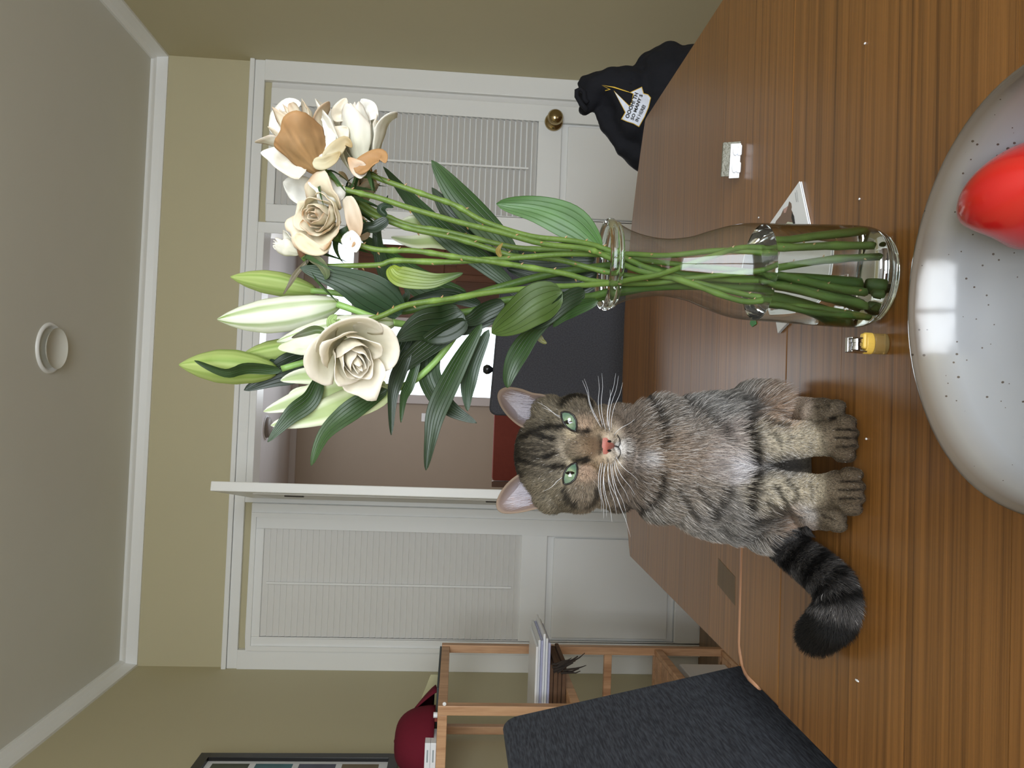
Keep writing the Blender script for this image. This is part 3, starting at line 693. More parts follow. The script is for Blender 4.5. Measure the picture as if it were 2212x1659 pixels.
for r, z in prof:
    for k in range(n):
        a_ = 2*PI*k/n; wob = 1+.010*math.sin(2*a_+.6)+.006*math.sin(5*a_)
        vs.append((PC.x+r*wob*math.cos(a_), PC.y+r*wob*math.sin(a_), pz+z*(1+.02*math.sin(3*a_))))
        cs.append((.42, .33, .25) if r > .1288 and z > .0660 else ((.8, .74, .66) if r > .1235 and z > .056 else (1, 1, 1)))
pm.add(vs, [(i*n+k, i*n+(k+1) % n, (i+1)*n+(k+1) % n, (i+1)*n+k) for i in range(len(prof)-1) for k in range(n)], cs)
pl = pm.build('bowl', glaze, smooth=True)
tag(pl, 'large speckled grey-white stoneware bowl with thin brown rim at the table front', 'bowl')
pep = mat('red_pepper_skin', (176, 22, 18), .2, coat=.4, noise_amt=.06, noise_scale=10)
pc = onZ(2172, 418, TZ+.050); pe = empty('red_pepper', (pc.x, pc.y, TZ+.011), 'glossy red bell pepper lying in the speckled bowl', 'pepper')
axis = Vector((.16, -.98, .03)).normalized(); sd_ = axis.orthogonal().normalized(); s2 = axis.cross(sd_)
pmb = MB(); n = 40; m_ = 24; vs = []
tipp = onZ(2112, 478, TZ+.044)
for i in range(m_+1):
    t = i/m_
    r = .0350*math.sin(PI*min(1, (t*.93+.02)))**.5*(1-.10*t)
    for k in range(n):
        a_ = 2*PI*k/n; lob = 1+.085*math.cos(3*a_+.5)*(1-.3*t)
        sink = -.010*(math.cos(3*a_+.5) < -.3)*0
        vs.append(tipp+Vector((0, 0, .0))+axis*(t*.082)+(sd_*math.cos(a_)+s2*math.sin(a_))*r*lob+axis*(.007*(1-math.cos(3*a_+.5))*(1-t)**3))
pmb.add(vs, [(i*n+k, i*n+(k+1) % n, (i+1)*n+(k+1) % n, (i+1)*n+k) for i in range(m_) for k in range(n)]+[tuple(range(n))[::-1], tuple(m_*n+k for k in range(n))])
zmn = min(v[2] for v in pmb.v); dz_ = TZ+.0115-zmn
pmb.v = [(x, y, z+dz_) for x, y, z in pmb.v]
pmb.build('flesh', pep, pe, smooth=True)
se = tipp+axis*.080+Vector((0, 0, dz_))
MB().tube([se, se+axis*.012, se+axis*.024+Vector((0, 0, .006))], [.008, .005, .005], 10, col=lin((90, 140, 50))).build('stalk', M['stem'], pe, smooth=True)

# ------------------------------------------------------------------ lighter, blister pack, greeting card
lg = empty('lighter', onZ(1890, 742, TZ), 'yellow disposable lighter with chrome head standing beside the vase', 'lighter')
b0 = onZ(1925, 742, TZ); ly = b0.y+.008; lz = onY(1832, 745, ly).z
Hh = lz-TZ; lx = b0.x
clearm = bpy.data.materials.new('clear_yellow_plastic'); clearm.use_nodes = True; bb = clearm.node_tree.nodes['Principled BSDF']
bb.inputs['Base Color'].default_value = (*lin((226, 196, 130)), 1); bb.inputs['Transmission Weight'].default_value = .7; bb.inputs['Roughness'].default_value = .15
yp = mat('yellow_plastic', (244, 204, 96), .35)
def oval(rx, ry, n=24): return [(rx*math.cos(2*PI*k/n), ry*math.sin(2*PI*k/n)) for k in range(n)]
def ovl(mb, rx, ry, z0, z1): return mb.prism([(lx+x, ly+y) for x, y in oval(rx, ry)], z0, z1)
ovl(MB(), .0098, .0065, TZ, TZ+Hh*.38).build('tank', clearm, lg, bevel=.001)
ovl(MB(), .0102, .0068, TZ+Hh*.38, TZ+Hh*.60).build('collar', yp, lg, bevel=.001)
MB().box((lx-.006, ly-.0075, TZ+Hh*.58), (lx+.009, ly+.001, TZ+Hh*.70)).build('button', yp, lg, bevel=.002)
hm = MB()
for k in range(2): hm.box((lx-.009+.0125*k, ly-.006, TZ+Hh*.58), (lx-.0075+.0125*k, ly+.006, TZ+Hh*.99))
hm.box((lx-.009, ly+.001, TZ+Hh*.58), (lx+.005, ly+.006, TZ+Hh)); hm.build('hood', M['chrome'], lg, bevel=.0006)
wh = MB()
for s in (-1, 0, 1):
    prf = [(0, -.0016), (.0052 if s else .0042, -.0016), (.0052 if s else .0042, .0016), (0, .0016)]
    t = MB().lathe(prf, 20); wh.add([(lx-.0018+s*.0034+z, ly-.002+x, TZ+Hh*.80+y) for x, y, z in t.v], t.f)
wh.build('spark_wheel', M['chrome'], lg)
# blister pack on its edge
bl = empty('blister_pack', onZ(1600, 345, TZ), 'small white and foil pill blister standing on the table right of the vase', 'pill packet')
a0 = onZ(1602, 306, TZ); a1 = onZ(1597, 384, TZ); dd = (a0-a1); dd.z = 0; Lb = dd.length; dd.normalize(); nn = Vector((dd.y, -dd.x, 0))
if nn.y > 0: nn = -nn
cb_ = (a0+a1)/2; cb_.z = TZ
lean = (Vector((0, 0, 1))*.80-nn*-.35).normalized()
back = Vector((0, .012, 0))
MB().obox(cb_+dd*.002+Vector((0, .006, .0128)), dd*Lb*.48, Vector((0, .0008, .0006)), Vector((0, .0045, .0115))).build('foil_back', mat('foil', (96, 94, 82), .38, metal=.35, bump=.8, bump_scale=220), bl, bevel=.0005)
MB().obox(cb_-dd*.002+Vector((0, .0005, .0080)), dd*Lb*.48, Vector((0, .0008, 0)), Vector((0, .0025, .0068))).build('tray', M['white'], bl, bevel=.0008)
for k in (-.24, .24):
    MB().ball(cb_+dd*Lb*k+Vector((0, -.0010, .0088)), (.0078, .0028, .0040), 16, 10).build('pill', M['white'], bl, smooth=True)
    rounded_slab(MB(), cb_+dd*Lb*k+Vector((0, -.0028, .0032)), dd*.0078, Vector((0, .0022, 0)), (0, 0, .0028), .002).build('pocket', M['white'], bl, bevel=.0006)
# greeting card, corner pointing right, rest behind the vase
cz = TZ+.0035
Pc = [onZ(1727, 392, cz), onZ(1747, 487, cz), onZ(1664, 482, cz)]
c0 = Pc[0]; e1 = (Pc[1]-c0).normalized(); e2 = (Pc[2]-c0).normalized()
e2 = (e2-e1*e2.dot(e1)).normalized()*1
e2r = (Pc[2]-c0).normalized()
crd = empty('greeting_card', (c0.x, c0.y, TZ), 'white folded greeting card lying under and behind the vase', 'card')
for k in range(2):
    zz = TZ+.0004+.0022*k
    q = [c0, c0+e1*.15, c0+e1*.15+e2r*.12, c0+e2r*.12]
    q = [Vector((p.x, p.y, 0)) for p in q]
    MB().add([(p.x, p.y, zz+.0018*(k == 1)*(i in (0, 3))*0) for i, p in enumerate(q)]+[(p.x, p.y, zz+.0012) for p in q], [(3, 2, 1, 0), (4, 5, 6, 7), (0, 1, 5, 4), (1, 2, 6, 5), (2, 3, 7, 6), (3, 0, 4, 7)]).build('card_leaf', M['paper'], crd)
bz = TZ+.0004+.0022+.0013
def flat(poly, col, nm):
    vs = [onZ(x, y, bz) for x, y in poly]
    return MB().add([(p.x, p.y, bz) for p in vs], [tuple(range(len(vs)))], lin(col)).build(nm, M['print'], crd)
def c4(pts): return [(1640+x/13.83, 380+y/13.83) for x, y in pts]
flat(c4([(895, 755), (960, 820), (975, 930), (960, 1010), (1000, 1090), (1070, 1440), (470, 1440), (500, 1350), (640, 1180), (720, 1000), (860, 900)]), (120, 98, 84), 'bird_print')
bz += .0002
flat(c4([(980, 1070), (1040, 1200), (1075, 1445), (1010, 1440), (960, 1250)]), (36, 34, 30), 'bird_wing_print')
flat(c4([(720, 1010), (850, 900), (840, 970), (790, 1100), (740, 1110)]), (186, 150, 140), 'bird_neck_print')
flat(c4([(790, 1440), (850, 1370), (1000, 1390), (1020, 1440)]), (196, 200, 180), 'bird_belly_print')
for k, (s, a_, b_, hg) in enumerate((('S TURNED', c4([(1115, 770)])[0], c4([(1085, 480)])[0], 3.0),)):
    vs, fs = textmesh('- - - - - -', 1)
    pass
for a_, b_ in (((1122, 775), (1078, 485)), ((1168, 780), (1120, 420))):
    P0, P1 = c4([a_])[0], c4([b_])[0]; seg = 9
    for i in range(seg):
        t0 = i/seg; t1 = (i+.62)/seg; xx = lambda t: P0[0]+(P1[0]-P0[0])*t; yy = lambda t: P0[1]+(P1[1]-P0[1])*t
        wv = 1.0 if a_[0] == 1122 else .7
        flat([(xx(t0), yy(t0)), (xx(t1), yy(t1)), (xx(t1)-wv, yy(t1)), (xx(t0)-wv, yy(t0))], (96, 100, 104), 'caption_print')
g = onZ(1628, 700, TZ+.0006)
lf = MB().add([onZ(x, y, TZ+.0008) for x, y in ((1622, 690), (1632, 690), (1634, 700), (1625, 706), (1620, 700))], [(0, 1, 2, 3, 4)], lin((60, 130, 70))).build('envelope_corner', M['print'])
solidify(lf, .0006); tag(lf, 'green and white paper corner on the table left of the vase', 'paper')

# ------------------------------------------------------------------ glass vase and water
VX, VY = .1387, .707
gm = bpy.data.materials.new('thin_clear_glass'); gm.use_nodes = True; nt = gm.node_tree; nt.nodes.remove(nt.nodes['Principled BSDF']); L = nt.links.new
trn = nt.nodes.new('ShaderNodeBsdfTransparent'); trn.inputs[0].default_value = (.94, .955, .945, 1)
trd = nt.nodes.new('ShaderNodeBsdfTransparent'); trd.inputs[0].default_value = (.34, .40, .36, 1)
gls = nt.nodes.new('ShaderNodeBsdfGlossy'); gls.inputs['Roughness'].default_value = .03
lw = nt.nodes.new('ShaderNodeLayerWeight'); lw.inputs[0].default_value = .5
pw = nt.nodes.new('ShaderNodeMath'); pw.operation = 'POWER'; pw.inputs[1].default_value = 3.4; L(lw.outputs['Facing'], pw.inputs[0])
m1 = nt.nodes.new('ShaderNodeMixShader'); L(pw.outputs[0], m1.inputs[0]); L(trn.outputs[0], m1.inputs[1]); L(trd.outputs[0], m1.inputs[2])
fp_ = nt.nodes.new('ShaderNodeMath'); fp_.operation = 'POWER'; fp_.inputs[1].default_value = 5; L(lw.outputs['Facing'], fp_.inputs[0]); fr_ = nt.nodes.new('ShaderNodeMath'); fr_.operation = 'MULTIPLY_ADD'; fr_.inputs[1].default_value = .8; fr_.inputs[2].default_value = .05; L(fp_.outputs[0], fr_.inputs[0])
m2 = nt.nodes.new('ShaderNodeMixShader'); L(fr_.outputs[0], m2.inputs[0]); L(m1.outputs[0], m2.inputs[1]); L(gls.outputs[0], m2.inputs[2]); L(m2.outputs[0], nt.nodes['Material Output'].inputs['Surface'])
thick = bpy.data.materials.new('solid_glass'); thick.use_nodes = True; bb = thick.node_tree.nodes['Principled BSDF']
bb.inputs['Base Color'].default_value = (.86, .93, .89, 1); bb.inputs['Transmission Weight'].default_value = 1; bb.inputs['Roughness'].default_value = .02; bb.inputs['IOR'].default_value = 1.45
watm = bpy.data.materials.new('water'); watm.use_nodes = True; bb = watm.node_tree.nodes['Principled BSDF']
bb.inputs['Base Color'].default_value = (.97, .985, .97, 1); bb.inputs['Transmission Weight'].default_value = 1; bb.inputs['Roughness'].default_value = .0; bb.inputs['IOR'].default_value = 1.33
vs_ = empty('glass_vase', (VX, VY, TZ), 'clear waisted glass vase holding the roses and lilies', 'vase')
outer = [(.0435, .006), (.0480, .014), (.0490, .030), (.0486, .050), (.0478, .075), (.0468, .100), (.0462, .125), (.0452, .137), (.0425, .150), (.0368, .168), (.0310, .184), (.0282, .198), (.0272, .210), (.0279, .222), (.0305, .236), (.0345, .248), (.0395, .258)]
# resample smoothly
def cr_spline(P, n):
    P = [Vector(p) for p in P]; out = []
    for i in range(len(P)-1):
        a = P[max(i-1, 0)]; b = P[i]; c = P[i+1]; d = P[min(i+2, len(P)-1)]
        for k in range(n):
            t = k/n; out.append(.5*((2*b)+(c-a)*t+(2*a-5*b+4*c-d)*t*t+(3*b-a-3*c+d)*t**3))
    return out+[P[-1]]
prof = [tuple(p) for p in cr_spline(outer, 4)]
MB().lathe(prof, 72, (VX, VY, TZ)).build('wall', gm, vs_, smooth=True)
tag(MB().lathe([(0, .0006), (.038, .0006), (.0425, .002), (.0450, .007), (.0440, .011), (.040, .0085), (0, .0085)], 72, (VX, VY, TZ)).build('base', thick, vs_, smooth=True), 'thick greenish glass base')
rimp = [(.0395+.0028*math.cos(t)+.0012, .2650+.0045*math.sin(t)) for t in [2*PI*i/12 for i in range(12)]]
MB().lathe(rimp, 72, (VX, VY, TZ), close=True).build('rim', thick, vs_, smooth=True)
rimp = [(.0388+.0022*math.cos(t), .2585+.0022*math.sin(t)) for t in [2*PI*i/10 for i in range(10)]]
MB().lathe(rimp, 72, (VX, VY, TZ), close=True).build('rim_bead', thick, vs_, smooth=True)
WL = .118
wp = [(0, .0087), (.0400, .0087)]+[(r-.0009, z) for r, z in prof if .0105 < z < WL]+[(.0456, WL-.0004), (.0456, WL), (.0452, WL), (.0440, WL-.0004), (0, WL-.0005)]
wt = MB().lathe(wp, 72, (VX, VY, TZ)).build('water', watm, smooth=True)
for p_ in wt.data.polygons:
    if abs(p_.normal.z) > .7 and p_.center.z > TZ+.1: p_.use_smooth = False
tag(wt, 'clear water filling the lower half of the glass vase', 'water')

# ------------------------------------------------------------------ bouquet
GR = {k: lin(c) for k, c in dict(stem=(78, 106, 44), stem2=(60, 86, 38), pale=(104, 128, 56), dark=(32, 50, 26), mid=(44, 70, 32), olive=(66, 88, 36), lt=(56, 84, 40), blue=(48, 70, 46)).items()}
def axpx(x): return 573+(x-1300)*.045
def P3(x, y, Y): return onY(x, y, Y)
def stem_pts(path, Yt, Yn, Yb):
    out = []
    for (x, y) in path:
        if x > 1660: 
            k = .74; y = axpx(x)+(y-axpx(x))*k
        Y = float(np.interp(x, [650, 1250, 1440, 1690, 1935], [Yt, (Yt+2*Yn)/3, Yn, (Yn+Yb)/2, Yb]))
        out.append(onY(x, y, Y))
    pts = cr_spline(out, 5)
    for p in pts:
        p.z = max(p.z, TZ+.0125)
        if p.z < TZ+.255:   # keep inside the glass
            r = float(np.interp(p.z-TZ, [q[1] for q in prof], [q[0] for q in prof]))-.0052
            d = Vector((p.x-VX, p.y-VY)); 
            if d.length > r: d = d*(r/d.length); p.x = VX+d.x; p.y = VY+d.y
    return pts
def stem_mesh(pts, r, c1, c2, parent, nodes=True, seed=0):
    r = r*.9
    rr = random.Random(seed); n = len(pts); rs = []; cs = []
    nd = set(rr.sample(range(3, n-2), max(1, n//9))) if nodes else set()
    for i in range(n):
        k = 1.0+(.2 if i in nd else 0); rs.append(r*k*(.9+.2*i/n)); f = rr.random()*.3+.7*i/n
        c = tuple(a*(1-f)+b*f for a, b in zip(c1, c2)); cs.append(tuple(min(1, x*1.35) for x in c) if i in nd else c)
    o = MB().tube(pts, rs, 10, cs).build('stem', M['stem'], parent, smooth=True)
    if nodes:
        for i in range(4, n-3, 3):
            if rr.random() < .75:
                d = (pts[i+1]-pts[i]).normalized(); a = rr.random()*2*PI
                s = d.orthogonal().normalized(); s = (s*math.cos(a)+d.cross(s)*math.sin(a))
                p = pts[i]+s*r*.8; MB().tube([p-d*.0012, p+s*.0022+d*.0002], [.0011, .0002], 5, col=lin((150, 120, 80))).build('thorn', M['stem'], parent)
    return o
CAMV = -CC
def px_dir(dx, dy, k): return (CB*dx - CA*dy + CAMV*k).normalized()
def leaf(parent, pts, w, Y0, Y1, col, roll=0.0, fold=.18, tipbend=0, name='leaf', wp=.62, col2=None, rib=0):
    P = [onY(x, y, Y0+(Y1-Y0)*i/(len(pts)-1)) for i, (x, y) in enumerate(pts)]
    P = cr_spline(P, 6) if len(P) > 2 else [P[0].lerp(P[1], t/12) for t in range(13)]
    n = len(P); W = w*Y0/F/2; ns = 7; vs = []; uv = []; cs = []
    for i, p in enumerate(P):
        t = i/(n-1); d = (P[min(i+1, n-1)]-P[max(i-1, 0)]).normalized()
        s0 = d.cross(CAMV).normalized(); nrm = s0.cross(d).normalized()
        if nrm.dot(CAMV) < 0: nrm = -nrm
        ro = roll if not hasattr(roll, '__len__') else float(np.interp(t, [0, .5, 1], roll))
        s = (s0*math.cos(ro)+nrm*math.sin(ro)); nn = (nrm*math.cos(ro)-s0*math.sin(ro))
        wt_ = W*(math.sin(PI*min(1, max(0, t)**wp)) ** .8 if 0 < t < 1 else 0)+.0003
        wt_ *= 1+.06*math.sin(9*t+w)
        for k in range(ns):
            u = 2*k/(ns-1)-1
            vs.append(p+s*wt_*u - nn*wt_*fold*(1-abs(u))+nn*wt_*.10*math.sin(7*t+2*u+w)+(nn*noise.noise(Vector((u*1.6+w, t*4, w)))*wt_*.45 if name == 'petal' else Vector((0, 0, 0)))); uv.append((u*1.0, t))
            c = col if col2 is None else tuple(a*(1-t)+b_*t for a, b_ in zip(col, col2))
            g = .88+.12*abs(u)+.25*max(0, .12-t)+(.25 if abs(u) < .1 else 0)
            if rib and abs(u) < .4: c = tuple(a*.35+b_*.65 for a, b_ in zip(c, lin((150, 176, 84))))
            cs.append(tuple(min(1, x*(g if name != 'petal' else .94+.06*abs(u))) for x in c))
    fs = [(i*ns+k, i*ns+k+1, (i+1)*ns+k+1, (i+1)*ns+k) for i in range(n-1) for k in range(ns-1)]
    o = MB().add(vs, fs, cs, uv).build(name, M['petal'] if name == 'petal' else M['leaf'], parent, smooth=True)
    if name == 'petal': solidify(o, .0005)
    return o
CREAM, TAN, WHITE, BROWN = lin((238, 229, 210)), lin((184, 142, 96)), lin((240, 238, 230)), lin((110, 78, 54))
def petal(parent, c, a, e1, e2, phi, wid, R, h0, h1, lip, seed, tan=0, tone=WHITE, curl=0, spread=1.0, crinkle=1.0, close=0, point=0):
    rr = random.Random(seed); vs = []; cs = []; ns, nt_ = 21, 15
    off = rr.random()*30
    for i in range(nt_):
        t = i/(nt_-1)
        for k in range(ns):
            s = 2*k/(ns-1)-1
            top = 1-.30*abs(s)**2.6+point*max(0, 1-abs(s)*2.6)*.10+.035*math.sin(5*s+off)*crinkle
            T = t*top; ww = wid*(.35+.65*min(1, t*1.9)**.6)
            ph = phi+s*ww
            r = R*(.18+.82*min(1, T*1.25)**.62)*spread+lip*R*max(0, (T-.68)/.32)**2
            r *= 1-close*max(0, T-.45)
            h = h0+(h1-h0)*T-lip*.30*R*max(0, (T-.74)/.26)**2-curl*R*max(0, abs(s)-.55)**2*T
            q = noise.noise(Vector((ph*1.7+off, T*3, off)))*R*.10*crinkle+noise.noise(Vector((ph*6+off, T*8, off)))*R*.025*crinkle
            vs.append(c+(e1*math.cos(ph)+e2*math.sin(ph))*(r+q)+a*(h+q*.6))
            edge = max(0, (t-.86)/.14)*1.0+max(0, (abs(s)-.85)/.15)*.8*t
            nz = .5+.9*noise.noise(Vector((s*2.5+off, t*3, 3)))
            f = min(1, max(0, tan*(.9*edge*(nz+.25)+(.55*max(0, nz-.35) if tan > .5 else 0)+(1.2 if tan > 1.5 else 0))))
            stk = 1+(.05 if tan <= 1 else .30)*noise.noise(Vector((s*11+off, t*1.6, off)))+(.18*noise.noise(Vector((s*5, t*5, off))) if tan > 1 else 0)
            base = tuple(x*stk*(1-.18*(1-t))*(1 if j < 2 else 1-.16*(1-t)) for j, x in enumerate(tone))
            cs.append(tuple(min(1, x*(1-f)+y_*f*stk) for x, y_ in zip(base, TAN)))
    fs = [(i*ns+k, i*ns+k+1, (i+1)*ns+k+1, (i+1)*ns+k) for i in range(nt_-1) for k in range(ns-1)]
    o = MB().add(vs, fs, cs).build('petal', M['petal'], parent, smooth=True)
    solidify(o, .00045); return o
def rose(parent, cpx, Y, axis, R, H, n, opn, seed, tan=.5, tone=CREAM, calyx=True):
    """layered rose: tight inner spiral, wider outer petals with rolled lips"""
    rr = random.Random(seed); a = axis.normalized(); e1 = a.orthogonal().normalized(); e2 = a.cross(e1)
    c = onY(cpx[0], cpx[1], Y)
    for k in range(n):
        f = k/(n-1); Rk = R*(.11+.89*f**.95)*rr.uniform(.92, 1.08); phi = k*2.399+rr.uniform(-.45, .45)
        wid = 1.75*(1-f)+(.95 if opn > .5 else 1.2)*f
        h1 = H*(.62-.50*f*opn+rr.uniform(-.03, .03)); h0 = -H*.5
        lip = (.04+.42*f*opn)*rr.uniform(.6, 1.2)
        petal(parent, c, a, e1, e2, phi, wid, Rk, h0, h1, lip, seed*100+k, tan*rr.uniform(.5, 1.3), tone, close=.9*(1-f)**.7, point=f*1.2, curl=.5*f*opn, crinkle=(.5+f*.8)*(1.5 if tan > .5 else 1))
    return c, a, e1, e2
def sepals(parent, c, a, e1, e2, r, n=5, L_=.022, droop=.8, seed=0):
    rr = random.Random(seed)
    MB().ball(c, (r, r, r), 12, 8, col=GR['stem']).build('hip', M['stem'], parent, smooth=True)
    for k in range(n):
        ph = 2*PI*k/n+rr.random()*.4; d = (e1*math.cos(ph)+e2*math.sin(ph)); vs = []; s_ = a.cross(d)
        for i in range(7):
            t = i/6; p = c+d*(r*.8+L_*.7*t)-a*(L_*droop*t*t)+d*0; w_ = .0032*(1-t)**.7
            for u in (-1, 0, 1): vs.append(p+s_*w_*u+a*w_*.3*abs(u))
        MB().add(vs, [(i*3+k2, i*3+k2+1, (i+1)*3+k2+1, (i+1)*3+k2) for i in range(6) for k2 in range(2)], GR['mid']).build('sepal', M['stem'], parent, smooth=True)
def thing_at(name, label, cat, p, group): return empty(name, p, label, cat, group)
FG = 'roses in the vase'
def rose_thing(label, path, Y, r=.0029):
    pts = stem_pts(path, *Y)
    e = thing_at('rose', label, 'rose', pts[-1], FG)
    stem_mesh(pts, r, GR['pale'], GR['stem2'], e, True, len(label)); return e, pts
# A : right hand rose, seen from the side
eA, pA = rose_thing('white rose in side view with one tan lower petal, rightmost rose of the bouquet', [(792, 374), (820, 386), (876, 406), (930, 425), (984, 444), (1047, 479), (1145, 510), (1240, 521), (1305, 537), (1394, 577), (1461, 597), (1561, 625), (1658, 645), (1762, 672), (1892, 697)], (.655, .70, .705))
ax = px_dir(-.10, -1, .22); c, a, e1, e2 = rose(eA, (778, 300), .655, ax, .020, .048, 9, .35, 11, .3, WHITE)
fa = math.atan2(CAMV.dot(e2), CAMV.dot(e1)); rd = CB; fr2 = math.atan2(rd.dot(e2), rd.dot(e1))
petal(eA, c, a, e1, e2, fa+(fr2-fa)*.35, .98, .030, -.032, .036, .05, 901, .1, WHITE, spread=1.05, crinkle=.25)
petal(eA, c, a, e1, e2, fr2, .8, .025, -.026, .020, .45, 902, .1, WHITE)
petal(eA, c, a, e1, e2, fa-(fr2-fa)*.6, .7, .025, -.020, .022, .5, 903, .6, CREAM)
leaf(eA, [(768, 372), (790, 350), (822, 335), (833, 352)], 40, .640, .632, TAN, roll=.3, name='petal', fold=.3)
leaf(eA, [(790, 378), (772, 362), (752, 340)], 34, .642, .638, WHITE, name='petal', fold=.2, col2=lin((214, 170, 120)))
leaf(eA, [(740, 262), (735, 240), (748, 212)], 36, .645, .64, CREAM, name='petal', fold=.5)
leaf(eA, [(800, 260), (795, 235), (780, 214)], 40, .655, .65, WHITE, name='petal', fold=.3)
leaf(eA, [(715, 305), (735, 290), (752, 276)], 46, .642, .640, CREAM, name='petal', fold=.3)
leaf(eA, [(700, 345), (722, 325), (745, 305), (760, 318)], 30, .634, .628, lin((220, 212, 182)), name='petal', fold=.5, col2=lin((180, 154, 106)))
sepals(eA, onY(790, 374, .657), a, e1, e2, .0045, seed=3)
# B : tan faced rose
eB, pB = rose_thing('withering rose with a large tan petal facing front and a pointed side petal', [(702, 376), (720, 392), (740, 407), (780, 418), (820, 428), (890, 451), (995, 481), (1082, 502), (1170, 526), (1264, 537), (1305, 552), (1380, 585), (1470, 605), (1600, 650), (1671, 668), (1762, 690), (1890, 701)], (.645, .695, .70))
ax = px_dir(-.45, -.85, .18); c, a, e1, e2 = rose(eB, (655, 300), .650, ax, .0185, .048, 9, .2, 23, .6, CREAM)
fa = math.atan2(CAMV.dot(e2), CAMV.dot(e1)); rd = px_dir(-.7, .5, 0); fl_ = math.atan2(rd.dot(e2), rd.dot(e1))
petal(eB, c-a*.004, a, e1, e2, fa, .95, .029, -.031, .018, .06, 911, 1.2, lin((174, 138, 98)), crinkle=1.7)
petal(eB, c, a, e1, e2, fa+1.2, .6, .025, -.028, .016, .5, 912, .8, CREAM)
petal(eB, c, a, e1, e2, fa-1.2, .6, .025, -.028, .016, .4, 913, .6, WHITE)
leaf(eB, [(660, 372), (620, 350), (590, 335), (563, 330)], 52, .642, .640, CREAM, name='petal', fold=.25, col2=WHITE, wp=.5)
leaf(eB, [(604, 295), (610, 262), (622, 232), (650, 222)], 60, .65, .645, WHITE, name='petal', fold=.3)
leaf(eB, [(675, 352), (700, 352), (722, 340), (735, 328)], 26, .632, .628, lin((220, 214, 184)), name='petal', fold=.4, col2=lin((184, 160, 112)))
leaf(eB, [(690, 345), (712, 300), (705, 262), (690, 252)], 26, .638, .636, WHITE, name='petal', fold=.4)
sepals(eB, onY(700, 375, .647), a, e1, e2, .0045, seed=5, droop=1.2)
# C : spent rose at the back
eC, pC = rose_thing('spent rose losing its petals, half hidden behind the tan-petalled rose', [(760, 420), (800, 450), (834, 467), (890, 488), (963, 500), (1072, 526), (1135, 537), (1257, 542), (1323, 546), (1380, 560), (1447, 569), (1560, 580), (1688, 597), (1795, 620), (1896, 631)], (.70, .712, .72))
ax = px_dir(.25, -.5, .3); c, a, e1, e2 = rose(eC, (788, 405), .715, ax, .018, .036, 7, .8, 31, .8, lin((214, 204, 180)))
sepals(eC, onY(752, 415, .70), px_dir(-1, -.3, 0), CAMV, CA, .006, 6, .034, 1.0, 7)
leaf(eC, [(700, 430), (660, 415), (632, 400), (612, 392)], 64, .672, .668, WHITE, name='petal', fold=.3)
# D : second stem, spent
eD, pD = rose_thing('bare rose stem with dry sepals, between the tan-petalled and the frilled open rose', [(768, 440), (800, 462), (837, 477), (890, 495), (988, 516), (1079, 544), (1117, 554), (1205, 561), (1305, 586), (1400, 600), (1500, 600), (1600, 605), (1681, 617), (1778, 641), (1929, 667)], (.69, .705, .715))
sepals(eD, onY(764, 436, .688), px_dir(-1, -.5, .2), CAMV, CA, .005, 6, .030, .9, 9)
leaf(eD, [(760, 470), (778, 500), (770, 520)], 46, .69, .685, TAN, name='petal', fold=.4, col2=lin((226, 210, 180)))
leaf(eD, [(835, 467), (822, 452), (834, 444), (850, 448)], 16, .675, .672, GR['blue'], fold=.4)
leaf(eD, [(838, 473), (810, 490), (790, 492), (775, 508)], 26, .675, .672, GR['dark'], fold=.3)
# E : open frilled rose
eE, pE = rose_thing('open frilled cream rose with browned petal edges, facing the camera', [(735, 517), (770, 528), (820, 540), (897, 542), (977, 554), (1030, 561), (1107, 572), (1219, 591), (1288, 608), (1400, 612), (1500, 600), (1600, 590), (1688, 574), (1795, 557), (1939, 549)], (.655, .70, .69))
ax = px_dir(-.30, .16, 1); c, a, e1, e2 = rose(eE, (694, 466), .650, ax, .0245, .030, 16, .66, 41, .75, lin((244, 236, 216)))
leaf(eE, [(728, 440), (712, 415), (690, 398), (665, 395)], 62, .652, .640, WHITE, name='petal', fold=-.2)
leaf(eE, [(748, 424), (762, 460), (768, 500), (758, 536)], 34, .650, .648, CREAM, name='petal', fold=.3, col2=TAN)
leaf(eE, [(640, 505), (662, 530), (695, 540), (716, 522)], 30, .646, .646, lin((236, 222, 192)), name='petal', fold=.3)
leaf(eE, [(745, 505), (762, 525), (770, 545)], 40, .646, .645, WHITE, name='petal', fold=.4)
sepals(eE, onY(728, 512, .664), a, e1, e2, .0045, seed=11, L_=.03)
# F : small crumpled rose
eF, pF = rose_thing('small crumpled white rose with brown dead centre beside the frilled open rose', [(690, 576), (760, 574), (820, 572), (855, 563), (960, 566), (1100, 558), (1219, 549), (1300, 550), (1360, 549), (1444, 552), (1561, 541), (1681, 534), (1795, 532), (1932, 535)], (.66, .70, .705))
ax = px_dir(-.9, -.4, .3); c, a, e1, e2 = rose(eF, (622, 535), .66, ax, .0105, .022, 6, .5, 51, .2, WHITE)
MB().ball(onY(657, 538, .66), (.009, .007, .006), 12, 8, col=BROWN).build('dead_centre', M['stem'], eF, smooth=True)
sepals(eF, onY(662, 556, .66), px_dir(-.8, -.5, .2), CAMV, CA, .0045, 6, .034, 1.1, 13)
leaf(eF, [(668, 560), (640, 590), (625, 615), (612, 636)], 10, .655, .65, lin((112, 104, 80)), fold=.3, name='sepal')
leaf(eF, [(668, 556), (690, 566), (705, 590), (702, 604)], 20, .652, .648, lin((150, 150, 118)), fold=.3, name='sepal', col2=GR['lt'])
leaf(eF, [(843, 575), (855, 592), (880, 600), (930, 606), (965, 600), (1000, 590)], 42, .655, .650, lin((150, 170, 60)), name='leaf', fold=.25, col2=GR['lt'])
leaf(eF, [(1082, 555), (1076, 540), (1086, 525)], 10, .66, .655, lin((140, 120, 60)), fold=.3)
